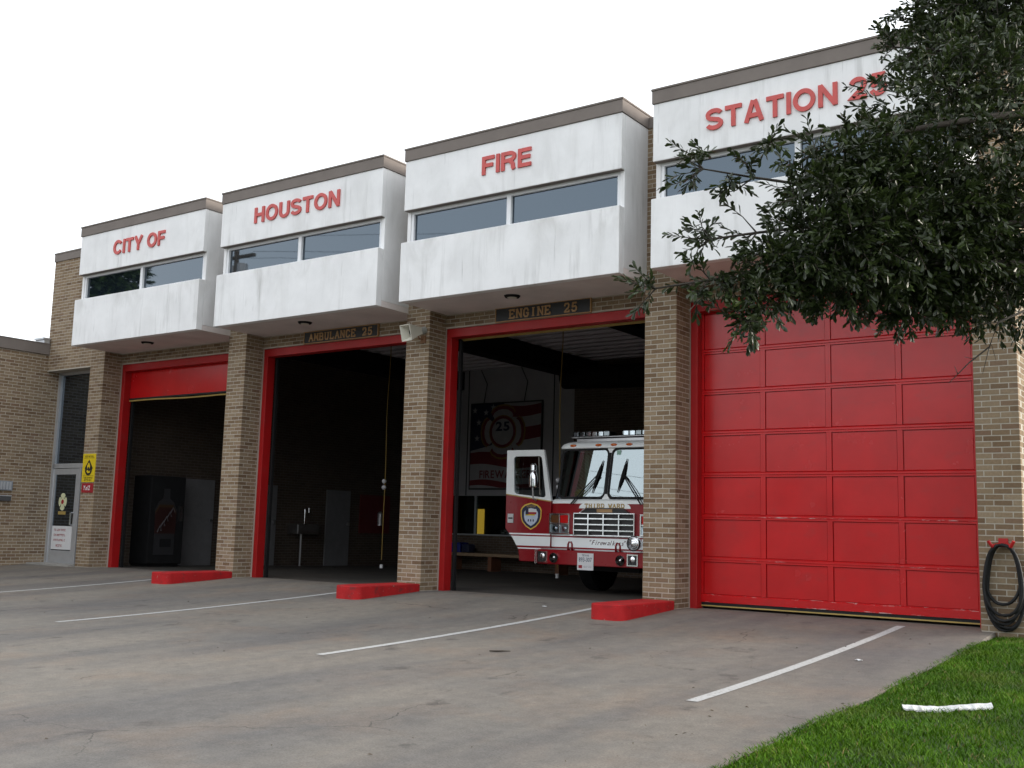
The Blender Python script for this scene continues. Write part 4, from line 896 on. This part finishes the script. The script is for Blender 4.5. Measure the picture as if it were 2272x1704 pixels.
text_letters('TEXAS', TXC - .24, TXC - .10, .605, .03, 1.9845, NAVY, pl, 'plate_text', .001, .01, joined=True); text_letters('893-307', TXC - .295, TXC - .045, .515, .07, 1.9845, simple('plate_blue', (.06, .09, .13), .6), pl, 'plate_text', .001, .01, joined=True)
print_blocks(TXC - .2, TXC - .05, .42, .45, 1.9845, GREYP, pl, 'plate_text', [5, 4]); MB().prism([(TXC - .3, .41), (TXC - .23, .41), (TXC - .23, .46), (TXC - .3, .46)], FX(1.9845), -.0012, 0).build('plate_flag', PRINTR, pl)
for x in (-.5, .42):
    b = MB(); b.tube([(TXC + x - .04, 2.03, .69), (TXC + x - .04, 2.03, .79), (TXC + x - .02, 2.03, .83), (TXC + x + .02, 2.03, .83), (TXC + x + .04, 2.03, .79), (TXC + x + .04, 2.03, .69)], .017, 8); b.build('tow_hook', REDT, bo, smooth=True)
b = MB(); b.tube([(TXC + .78, 2.12, .84), (TXC + .78, 1.95, .84), (TXC + .78, 1.9, .84), (TXC + .78, 1.885, .84)], [.06, .11, .125, .12], 22); so = b.build('siren_lamp', CHROME, FE, smooth=True)
for r_ in (.1, .07, .04): MB().tube([(TXC + .78 + r_ * math.cos(a), 1.884, .84 + r_ * math.sin(a)) for a in [k_ * math.pi / 12 for k_ in range(25)]], .006, 5).build('siren_ring', STEEL, so)
text_letters('"Firewalkers"', TXC - .28, TXC + .42, .795, .075, 2.294, simple('script_maroon', (.07, .012, .02), .5), FE, 'nose_script', .003, -.004, joined=True, gap=.05, shear=.4)
b = MB()
for k_ in range(5): b.tube([(TXC - 1.185 + .014 * math.sin(a), 2.02, .655 - .045 * k_ + .026 * math.cos(a)) for a in [j * math.pi / 5 for j in range(11)]], .006, 5)
b.build('chain', CHROME, bo)
# wipers
for base, piv, tip0, tip1 in (((-.66, 1.47), (-.185, 1.97), (-.12, 2.22), (-.27, 1.66)), ((.70, 1.47), (.30, 1.98), (.34, 2.24), (.22, 1.67))):
    wv = lambda q, o_: ws_pt(q[0], q[1], o_) if q[1] > WB else (TXC + q[0], 2.27, q[1])
    wo2 = MB().tube([wv(base, .05), wv(((base[0] + piv[0]) / 2, (base[1] + piv[1]) / 2), .06), wv(piv, .05)], .011, 6).tube([wv((base[0] + .05, base[1]), .05), wv(((base[0] + piv[0]) / 2 + .05, (base[1] + piv[1]) / 2), .06), wv((piv[0] + .03, piv[1] - .02), .05)], .007, 6).build('wiper', BLACK, FE)
    MB().tube([wv(tip0, .02), wv(((tip0[0] + piv[0]) / 2, (tip0[1] + piv[1]) / 2), .032), wv(piv, .035), wv(((tip1[0] + piv[0]) / 2, (tip1[1] + piv[1]) / 2), .032), wv(tip1, .02)], [.005, .018, .026, .018, .005], 6).build('blade', BLACK, wo2)
# cab inside, body behind
MB().box(TXC - 1.05, TXC + 1.05, 2.5, 3.0, 1.3, 1.58).build('dashboard', DARK, FE, bevel=.04); MB().box(TXC - 1.1, TXC + 1.1, 5.2, 5.3, .6, 2.5).build('cab_back', DARK, FE); MB().box(TXC - 1.1, TXC + 1.1, 2.4, 5.3, .55, .6).build('cab_floor', DARK, FE)
MB().box(TXC - .3, TXC + .3, 3.0, 4.9, .6, 1.6).build('engine_cover', DARK, FE, bevel=.06)
for s_ in (-1, 1):
    MB().box(TXC + s_ * .7 - .26, TXC + s_ * .7 + .26, 3.5, 4.0, 1.1, 1.25).box(TXC + s_ * .7 - .26, TXC + s_ * .7 + .26, 3.95, 4.1, 1.25, 2.05).build('crew_seat', simple('seat_fabric', (.05, .05, .055), .8), FE, bevel=.05)
MB().box(TXC - .74, TXC - .66, 2.85, 2.88, 1.6, 2.36).build('cab_pole', simple('pale_green_pole', (.42, .52, .45), .5), FE)
MB().ellips((TXC - .78, 2.8, 1.66), .13, .13, .09).build('helmet', PRINTY, FE, smooth=True)
MB().box(TXC - 1.2, TXC + 1.2, 5.45, 10.3, .5, 2.35).box(TXC - 1.0, TXC + 1.0, 5.3, 5.45, .6, 2.2).build('body', REDT, FE, bevel=.03)
MB().box(TXC - .5, TXC + .5, 2.6, 10, .35, .55).build('chassis', BLACK, FE)
for wy in (3.75, 8.6):
    for s_ in (-1, 1):
        x0, x1 = (TXC - 1.12, TXC - .8) if s_ < 0 else (TXC + .8, TXC + 1.12); zc = gz(wy) + .53
        wv = MB().tube([(x0, wy, zc), (x0 + .04, wy, zc), (x1 - .04, wy, zc), (x1, wy, zc)], [.47, .53, .53, .47], 28).build('wheel', BLACK, FE, smooth=False)
        xo = x0 if s_ < 0 else x1; MB().disc((xo - .01 * -s_, wy, zc), .3, (s_, 0, 0), .02, 20).build('rim', STEEL, wv)
# open crew door on the near side
DY = 2.37; dm = lambda a, z, dd: (TXC + a, DY + .10 * (-1.13 - a) * -1 * .6 + dd, z)
op = [(-1.13, .47), (-1.11, 1.49), (-1.29, 2.42), (-2.05, 2.42), (-2.05, 1.03), (-1.9, .88), (-1.77, .68), (-1.74, .47)]
win = rounded(-1.91, -1.33, 1.64, 2.31, .06)
win = [(a - .0 + (.15 * max(0, (2.31 - z)) if a > -1.6 else .045 * (2.31 - z)), z - (.12 * max(0, a + 1.85) if z < 1.9 else 0)) for a, z in win]
def strip_poly(z0, z1, zlow=True):
    def xl(z): 
        if z < .68: return -1.74 - .03 * (z - .47) / .21
        if z < .88: return -1.77 - .13 * (z - .68) / .2
        if z < 1.03: return -1.9 - .15 * (z - .88) / .15
        return -2.05
    return [(xl(z0), z0), (-1.13, z0), (-1.12, z1), (xl(z1), z1)] if not (z0 < .88 < z1) else [(xl(z0), z0), (-1.13, z0), (-1.12, z1), (xl(z1), z1), (-1.9, .88)]
dlow = MB(); dlow.prism(op[:1] + [(-1.12, 1.52), (-2.05, 1.64)] + op[4:], dm, 0, .055); crew = dlow.build('crew_door', REDT, FE, bevel=.006, label='open white and red crew door')
# white window surround: outer polygon with the window cut out
outer = [(-1.12, 1.523), (-1.29, 2.42), (-2.05, 2.42), (-2.05, 1.643)]
def ray_to(poly, c, d_):
    best = None
    for i in range(len(poly)):
        p, q = Vector(poly[i]), Vector(poly[(i + 1) % len(poly)]); e = q - p; den = d_.x * e.y - d_.y * e.x
        if abs(den) < 1e-9: continue
        w_ = p - c; t_ = (w_.x * e.y - w_.y * e.x) / den; s2 = (w_.x * d_.y - w_.y * d_.x) / den
        if t_ > 0 and -1e-6 <= s2 <= 1 + 1e-6 and (best is None or t_ < best): best = t_
    return c + d_ * best
wc_ = Vector((sum(a for a, b in win) / len(win), sum(b for a, b in win) / len(win)))
angs = sorted([math.atan2(b - wc_.y, a - wc_.x) for a, b in outer + win]); io, ii = [], []
for a in angs:
    d_ = Vector((math.cos(a), math.sin(a))); io.append(ray_to(outer, wc_, d_)); ii.append(ray_to(win, wc_, d_))
n = len(angs); V = [dm(p.x, p.y, 0) for p in io] + [dm(p.x, p.y, 0) for p in ii] + [dm(p.x, p.y, .05) for p in io] + [dm(p.x, p.y, .05) for p in ii]
Fq = []
for i in range(n): j = (i + 1) % n; Fq += [(i, j, j + n, i + n), (i + 2 * n, i + 3 * n, j + 3 * n, j + 2 * n), (i, i + 2 * n, j + 2 * n, j), (i + n, j + n, j + 3 * n, i + 3 * n)]
dwf = MB().add(V, Fq).build('window_surround', WHT, crew)
MB().add([dm(p.x, p.y, .02) for p in ii], [tuple(range(n))]).build('door_pane', SIDEG, crew)
MB().tube([dm(-1.40, 2.3, .015), dm(-1.36, 1.62, .015)], .012, 6).build('vent_bar', simple('vent_bar_grey', (.2, .19, .17), .5), crew)
MB().add([dm(a, z, -.003) for a, z in ((-2.05, 1.645), (-1.12, 1.525), (-1.12, 1.505), (-2.05, 1.625))], [(0, 3, 2, 1)]).build('gold_line', GOLD, crew)
for z0_, z1_ in ((.74, .905), (.93, .955), (.685, .705)): MB().prism(strip_poly(z0_, z1_), dm, -.004, .0).build('door_stripe', WHT, crew)
def shield(cx, cz, w_, h_):
    pts = [(-.30, .46), (-.14, .5), (0, .53), (.14, .5), (.30, .46), (.44, .36), (.5, .25), (.49, .0), (.42, -.2), (.25, -.37), (0, -.5)]
    pts = pts + [(-x, z) for x, z in pts[-2:4:-1]]
    return [(cx + x * w_, cz + z * h_) for x, z in pts]
sc_ = (-1.52, 1.245); sb = None
for k_, (s_, m_) in enumerate(((1.0, YEL), (.9, NAVY), (.66, PRINTW))):
    o = MB().prism(shield(sc_[0], sc_[1] - (.01 if k_ == 2 else 0), .43 * s_, .46 * s_), dm, -.004 - .002 * k_, -.002 - .002 * k_).build('door_shield' if k_ == 0 else 'shield_layer', [simple('shield_gold', (.7, .45, .06), .4), NAVY, simple('shield_pale', (.5, .56, .68), .5)][k_], crew if k_ == 0 else crew)
for x0, x1, z0_, z1_, m_ in ((-1.63, -1.57, 1.27, 1.38, NAVY), (-1.57, -1.41, 1.325, 1.38, PRINTW), (-1.57, -1.41, 1.285, 1.325, PRINTR), (-1.63, -1.44, 1.265, 1.285, PRINTY)): MB().prism([(x0, z0_), (x1, z0_), (x1, z1_), (x0, z1_)], dm, -.011, -.0095).build('shield_flag', m_, crew)
for x in (-1.57, -1.52, -1.47): MB().prism([(x - .012, 1.16), (x + .012, 1.16), (x + .01, 1.2), (x - .01, 1.2)], dm, -.011, -.0095).build('shield_figure', NAVY, crew)
text_letters('HOUSTON', -1.61, -1.43, 1.408, .035, 0, GOLD, crew, 'shield_text', .001, .01, fn=lambda a, z, dd: dm(a, z, -.0075 + dd), joined=True)
MB().prism([(-2.0, 1.13), (-1.88, 1.13), (-1.88, 1.29), (-2.0, 1.29)], dm, -.012, 0).build('door_handle', STEEL, crew); MB().prism([(-1.985, 1.2), (-1.895, 1.2), (-1.895, 1.225), (-1.985, 1.225)], dm, -.016, -.0125).build('handle_slot', PRINTB, crew)
mr = MB().tube([dm(-1.41, 1.53, -.02), dm(-1.41, 1.56, -.12), dm(-1.41, 1.8, -.14)], .018, 8).build('mirror_arm', STEEL, crew)
auto_smooth(MB().loft([[dm(-1.40 + (.085 if z < 2.0 else .06) * k2 * math.cos(a), z, -.14 - .06 * k2 * math.sin(a)) for a in [j * math.pi / 7 for j in range(14)]] for z, k2 in ((1.75, .6), (1.77, .95), (1.9, 1.02), (2.02, .95), (2.035, .75), (2.05, .95), (2.14, .9), (2.17, .5))], True).build('mirror_housing', CHROME, mr))

# ------------------------------------------------------------------ oak tree beside the drive
def leaf_cloud(sprigs, name, mat, parent, nl=12, L=.056, W=.020):
    ns = len(sprigs); pos = np.array([s[0] for s in sprigs]); dr_ = np.array([s[1] for s in sprigs]); ln = np.array([s[2] for s in sprigs])
    dr_ /= np.linalg.norm(dr_, axis=1)[:, None]
    N = ns * nl; k_ = np.tile(np.arange(nl), ns); p0 = np.repeat(pos, nl, 0); dv = np.repeat(dr_, nl, 0); l = np.repeat(ln, nl)
    t = ((k_ + rng.random(N) * .6) / nl) ** .75; base = p0 + dv * (l * t)[:, None]
    ref = np.where(np.abs(dv[:, 2:3]) > .9, np.array([[1., 0, 0]]), np.array([[0, 0, 1.]])); a = np.cross(dv, ref); a /= np.linalg.norm(a, axis=1)[:, None]; b = np.cross(dv, a)
    ph = k_ * 2.4 + np.repeat(rng.random(ns) * 6.28, nl) + rng.normal(size=N) * .35; out = a * np.cos(ph)[:, None] + b * np.sin(ph)[:, None]
    sp = (.95 - .65 * t + .2 * rng.normal(size=N))[:, None]; ld = dv * (1 - .4 * sp) + out * sp + np.array([[0, 0, -.12]]); ld /= np.linalg.norm(ld, axis=1)[:, None]
    up = np.array([[0, 0, 1.]]) + .7 * rng.normal(size=(N, 3)); sd_ = np.cross(ld, up); sd_ /= np.linalg.norm(sd_, axis=1)[:, None]; nn = np.cross(sd_, ld)
    s_ = (.7 + .55 * rng.random(N)) ; Lh = (L * s_)[:, None]; Wh = (W * (.8 + .4 * rng.random(N)) * s_)[:, None] / 2; droop = (.06 * rng.normal(size=N))[:, None] * Lh
    m1 = base + ld * Lh * .35; m2 = base + ld * Lh * .76
    V = np.stack([base, m1 + sd_ * Wh * .6 + nn * Wh * .25, m2 + sd_ * Wh + nn * Wh * .3 + nn * droop, base + ld * Lh + nn * droop * 2, m2 - sd_ * Wh + nn * Wh * .3 + nn * droop, m1 - sd_ * Wh * .6 + nn * Wh * .25, m1 - nn * Wh * .12, m2 - nn * Wh * .12 + nn * droop], 1).reshape(-1, 3)
    fq = np.array([(0, 6, 1, 1), (6, 7, 2, 1), (7, 3, 2, 2), (0, 5, 6, 6), (5, 4, 7, 6), (4, 3, 7, 7)])
    tri = np.array([(0, 6, 1), (6, 7, 2), (6, 2, 1), (7, 3, 2), (0, 5, 6), (5, 4, 7), (5, 7, 6), (4, 3, 7)])
    F = (np.arange(N)[:, None, None] * 8 + tri[None]).reshape(-1, 3)
    r = np.repeat(np.clip(np.repeat(rng.random(ns), nl) * .5 + rng.random(N) * .5, 0, 1), 8)
    me = np_mesh(name, V, F, mat, r); me.shade_smooth(); o = link(name, me, parent); return o
TR = Vector((20.9, -4.4, -.25))
OAK = empty('oak_tree', TR, 'dark leafy oak tree reaching over the lawn in front of the station', 'tree')
tk = [TR + Vector((0, 0, -.2)), TR + Vector((.02, .02, .5)), TR + Vector((-.05, -.05, 1.3)), TR + Vector((-.12, -.12, 2.1))]
MB().tube(tk, [.3, .21, .18, .16], 14).tube([TR + Vector((-.12, -.12, 2.0)), TR + Vector((.1, .1, 3.4)), TR + Vector((-.1, 0, 5.0)), TR + Vector((0, .1, 6.4))], [.15, .12, .08, .03], 10).build('trunk', BARK, OAK, smooth=True)
# limbs reach forward and to the left of the trunk, ends named by where the sprays hang
fork = TR + Vector((.03, .03, 3.0)); fork2 = TR + Vector((0, .05, 4.0))
limb_ends = [(fork, view_pt(1455, 640, 6.1), .05), (fork, view_pt(1560, 375, 6.3), .045), (view_pt(1960, 560, 6.7), view_pt(1655, 715, 6.0), .03), (fork2, view_pt(1815, 335, 6.5), .06), (fork2, view_pt(1985, 105, 7.3), .055), (view_pt(2150, 560, 6.9), view_pt(1995, 690, 6.6), .03), (fork2, view_pt(2060, 40, 7.8), .06), (fork, view_pt(1580, 530, 6.2), .05),
    (fork2, TR + Vector((1.9, .6, 4.8)), .07), (fork2, TR + Vector((.6, 2.1, 4.7)), .07), (fork2, TR + Vector((1.3, -1.8, 4.3)), .07), (fork2, TR + Vector((-.9, 1.2, 5.6)), .06)]
lb_ = MB(); limb_pts = []
for s0, e0, r0 in limb_ends:
    mid1 = s0.lerp(e0, .33) + Vector((0, 0, .35)) + Vector(rng.normal(size=3)) * .1; mid2 = s0.lerp(e0, .68) + Vector((0, 0, .22)) + Vector(rng.normal(size=3)) * .1; pts = []
    for k_ in range(15):
        t = k_ / 14; p = s0 * (1 - t) ** 3 + mid1 * 3 * t * (1 - t) ** 2 + mid2 * 3 * t * t * (1 - t) + e0 * t ** 3; pts.append(p)
    lb_.tube(pts, [r0 * (1 - .90 * k_ / 14) for k_ in range(15)], 7); limb_pts.append(pts)
blobs = [(2150, 330, 7, .8), (2250, 110, 7.5, .72), (2190, 560, 7, .60), (2060, 500, 6.7, .50), (1960, 530, 6.5, .44), (1870, 540, 6.3, .38), (1790, 565, 6.2, .25), (1715, 605, 6.1, .18), (1640, 620, 6.1, .13), (1700, 665, 6.0, .13), (1655, 712, 6.0, .07), (1630, 660, 6.0, .08), (1805, 632, 6.3, .15), (1910, 622, 6.5, .22), (2005, 648, 6.6, .23), (2100, 610, 6.8, .32),
 (1885, 345, 6.4, .17), (1820, 340, 6.3, .11), (1965, 350, 6.6, .25), (1845, 425, 6.3, .18), (1770, 450, 6.2, .09), (1930, 430, 6.5, .30), (1750, 370, 6.2, .05), (1705, 320, 6.2, .04), (2080, 275, 6.9, .15), (1935, 300, 6.6, .08), (2115, 205, 7.1, .23), (2050, 145, 7.2, .10), (1965, 95, 7.3, .07), (2090, 60, 7.6, .30), (2210, -40, 7.8, .55), (1700, 555, 6.2, .09), (2245, 605, 7.2, .28), (1985, 700, 6.6, .10), (1795, 680, 6.3, .07), (1590, 630, 6.1, .08), (2090, 660, 6.7, .16), (1885, 680, 6.4, .06), (1560, 520, 6.2, .06), (1555, 350, 6.3, .06), (1620, 400, 6.3, .06), (1990, 30, 7.6, .07)]
mass = [(2430, 200, 7.8, .9), (2500, 520, 7.6, .7), (2330, -250, 8.2, .9), (2650, 0, 8.6, 1.1), (2850, 300, 9, 1.0), (2550, -350, 9, .9)]
sprigs = []; sprig_tw = MB()
def add_sprig(p, d_, l, twig=True):
    sprigs.append((tuple(p), tuple(d_), l))
    if twig: q = Vector(p) + Vector(d_).normalized() * l; sprig_tw.tube([p, q], [.0035, .0015], 3, cap=False)
for u, v, t, r in blobs:
    c = view_pt(u, v, t); n_ = int(max(7, 270 * (r / .4) ** 2.25)); n_ = min(n_, 760)
    for _ in range(n_):
        d_ = Vector(rng.normal(size=3)).normalized(); rr_ = r * (rng.random() ** .42)
        p = c + Vector((d_.x * rr_, d_.y * rr_ * 1.15, d_.z * rr_)); od = (d_ + Vector(rng.normal(size=3)) * .45 + Vector((0, 0, -.25))).normalized()
        add_sprig(p - od * .07, od, .09 + .09 * rng.random(), rng.random() < .4)
for u, v, t, r in mass:
    c = view_pt(u, v, t)
    for _ in range(int(170 * r * r)):
        d_ = Vector(rng.normal(size=3)).normalized(); p = c + d_ * r * (rng.random() ** .3); add_sprig(p, d_, .15, False)
for a, b, c in ((1.9, .6, 4.8), (.6, 2.1, 4.7), (1.3, -1.8, 4.3), (-.9, 1.2, 5.6), (.2, 0, 6.2), (2.2, -.8, 3.7), (.2, 1.2, 3.6)):
    for _ in range(200):
        d_ = Vector(rng.normal(size=3)).normalized(); p = TR + Vector((a, b, c)) + d_ * 1.15 * (rng.random() ** .35); add_sprig(p, d_, .17, False)
# sprays along the outer ends of the limbs
for li in range(8):
    pts = limb_pts[li]
    for k_ in range({3: 12, 4: 13}.get(li, 6), 15):
        for _ in range(5 if li in (0, 1, 7) else 4):
            p0 = pts[k_]; tl = (pts[k_] - pts[k_ - 1]).normalized(); side = Vector(rng.normal(size=3)); side = (side - tl * side.dot(tl)).normalized()
            d_ = (tl * .8 + side * .8 + Vector((0, 0, .12))).normalized(); l = (.06 + .16 * rng.random()) * (1.25 - .6 * (k_ - 7) / 7); q = p0 + d_ * l
            sprig_tw.tube([p0, q], [.006, .003], 4, cap=False); add_sprig(q, (d_ + Vector(rng.normal(size=3)) * .3).normalized(), .09 + .06 * rng.random())
            if rng.random() < .6: add_sprig(p0 + d_ * l * .5, (side + tl * .4).normalized(), .08)
    add_sprig(pts[-1], (pts[-1] - pts[-2]).normalized(), .14)
# bare twig hanging in front of the right hand pier
bt = [view_pt(2272, 690, 6.4), view_pt(2215, 715, 6.4), view_pt(2195, 770, 6.4), view_pt(2150, 805, 6.4), view_pt(2105, 850, 6.4)]
lb_.tube(bt, [.009, .007, .005, .004, .002], 6); lb_.tube([view_pt(2420, 600, 7), view_pt(2350, 650, 6.7), bt[0]], [.02, .013, .009], 6)
for a, b in (((2200, 765), (2210, 800)), ((2195, 770), (2180, 830)), ((2215, 715), (2165, 720)), ((2165, 797), (2140, 792)), ((2125, 830), (2118, 812))): lb_.tube([view_pt(*a, 6.4), view_pt(*b, 6.42)], [.003, .0012], 4)
lb_.build('limbs', BARK, OAK, smooth=True); tag(sprig_tw.build('twigs', BARK, OAK), kind='stuff')
tag(leaf_cloud(sprigs, 'crown', LEAF, OAK), kind='stuff')

# ------------------------------------------------------------------ across the street: trees and a utility pole that the glass mirrors
def far_tree(loc, h, rad, label, seed, n=1500):
    g = np.random.default_rng(seed); loc = Vector(loc); t = empty('street_tree', loc, label, 'tree', 'trees across the street')
    MB().tube([loc + Vector((0, 0, -.3)), loc + Vector((.1, 0, h * .3)), loc + Vector((-.1, .1, h * .7))], [.035 * h, .025 * h, .01 * h], 9).build('trunk', BARK, t)
    sp = []
    cl = [(Vector((g.normal() * rad * .5, g.normal() * rad * .5, h * (.45 + .42 * g.random()))), rad * (.35 + .25 * g.random())) for _ in range(11)]
    for _ in range(n):
        c, r_ = cl[g.integers(11)]; d_ = Vector(g.normal(size=3)).normalized(); sp.append((tuple(loc + c + d_ * r_ * g.random() ** .35), tuple(d_), .5))
    tag(leaf_cloud(sp, 'crown', LEAFB, t, 7, .42, .2), kind='stuff')
far_tree((-30, -20, -1.1), 17.5, 5.0, 'tall street tree mirrored in the first upper window', 1, 4200)
for k_, (x, y, h, r_, lb) in enumerate(((-2, -46, 8, 3.4, 'rounded street tree opposite the second bay'), (9, -49, 9, 3.8, 'broad street tree opposite the engine bay'), (19, -46, 7.5, 3.3, 'small street tree opposite the closed door'), (30, -48, 9, 4, 'street tree opposite the lawn'), (-14, -50, 8, 3.6, 'street tree opposite the first bay'))): far_tree((x, y, -1.1), h, r_, lb, 20 + k_, 1100)
t = empty('utility_pole', (-13.6, -16.2, -1), 'timber utility pole with crossarm and transformers mirrored in the second upper window', 'utility pole')
px, py = -13.6, -16.2
MB().tube([(px, py, -1), (px, py, 12.6)], [.16, .11], 10).build('pole', TIMBER, t); MB().box(px - 1.1, px + 1.1, py - .06, py + .06, 11.7, 11.82).build('crossarm', TIMBER, t)
for s_ in (-1, 1): MB().tube([(px + .38 * s_, py, 10.85), (px + .38 * s_, py, 11.45)], .22, 12).build('transformer', GREYP, t)
for k_, (x, z) in enumerate(((-1, 11.9), (0, 12.7), (1, 11.9))): MB().tube([(px + x, py, z)] + [(px + x + 50 * q, py - 8 * q, z - 1.6 * math.sin(math.pi * q)) for q in [j / 10 for j in range(1, 11)]], .007, 4).build('wire', BLACK, t)

# ------------------------------------------------------------------ small things lying about
b = MB(); a3, c3, e3 = Vector((18.40, -5.03)), Vector((18.62, -4.90)), Vector((18.94, -4.66)); rim = []; n_ = 26
for k_ in range(n_ + 1):
    t = k_ / n_; p = a3.lerp(c3, t * 2) if t < .5 else c3.lerp(e3, t * 2 - 1); z = lz(p.x, p.y) + .036 + .026 * abs(t - .5) + random.uniform(0, .004)
    wn = .018 + .012 * math.sin(math.pi * min(1, t * 8) / 2) * (1 if t < .95 else .5); jag = random.uniform(-.018, .012)
    rim.append(((p.x - .01, p.y + wn, z + .01), (p.x + .012, p.y - wn - jag, z - .006 - random.uniform(0, .012))))
for k_ in range(n_):
    q = [rim[k_][0], rim[k_][1], rim[k_ + 1][1], rim[k_ + 1][0]]; b.add(q + [(x, y, z - .012) for x, y, z in q], [(0, 1, 2, 3), (7, 6, 5, 4), (1, 5, 6, 2), (3, 7, 4, 0)] + ([(0, 4, 5, 1)] if k_ == 0 else []) + ([(2, 6, 7, 3)] if k_ == n_ - 1 else []))
tag(b.build('foam_scrap', FOAM), 'broken strip of white foam lying on the lawn', 'foam scrap')
def on_drive(u, v):
    q = cf + cr * ((u - 1136) / 2382) + cu * ((852 - v) / 2382); z = -.3
    for _ in range(8): p = CAM + q * ((z - CAM.z) / q.z); z = gz(p.y)
    return Vector((p.x, p.y, z))
p = on_drive(1103, 1447); o = MB().tube([p + Vector((-.06, -.05, .012)), p + Vector((0, 0, .01)), p + Vector((.05, .03, .014)), p + Vector((.1, .09, .012))], [.007, .010, .008, .004], 6).build('stick', BARK); tag(o, 'small dark stick lying on the concrete before the engine bay', 'stick')
def scrap(u, v, s_, label):
    p = on_drive(u, v); b = MB(); n_ = 9; ph = [random.uniform(.5, 1) for _ in range(n_)]
    rim = [(p.x + s_ * ph[k_] * math.cos(k_ * 2 * math.pi / n_), p.y + s_ * .7 * ph[k_] * math.sin(k_ * 2 * math.pi / n_), p.z + .006 + random.uniform(0, .01)) for k_ in range(n_)]
    b.add(rim + [(a, c, e - .004) for a, c, e in rim], [tuple(range(n_)), tuple(range(2 * n_ - 1, n_ - 1, -1))] + [(i, i + n_, (i + 1) % n_ + n_, (i + 1) % n_) for i in range(n_)]); tag(b.build('paper_scrap', PRINTW), label, 'scrap')
scrap(1905, 1466, .045, 'white paper scrap on the concrete near the lawn edge'); scrap(1209, 1346, .05, 'white paper scrap in front of the fire engine bay')
b = MB()
for _ in range(95):
    x = random.uniform(6, 18); y = random.uniform(-11, -.6)
    if random.random() < .5: x = 18.0 - abs(random.gauss(0, .9))
    s_ = random.uniform(.007, .02); a = random.uniform(0, 6.3); z = gz(y) + .004; c_, n_ = math.cos(a) * s_, math.sin(a) * s_
    b.add([(x - c_, y - n_, z), (x + n_ * .4, y - c_ * .4, z + .008), (x + c_, y + n_, z + .004), (x - n_ * .4, y + c_ * .4, z + .006)], [(0, 1, 2, 3)])
tag(b.build('leaf_litter', simple('dry_leaf', (.075, .05, .03), .8, 0, .3)), 'scattered dry leaf bits over the driveway', 'leaf litter', kind='stuff')
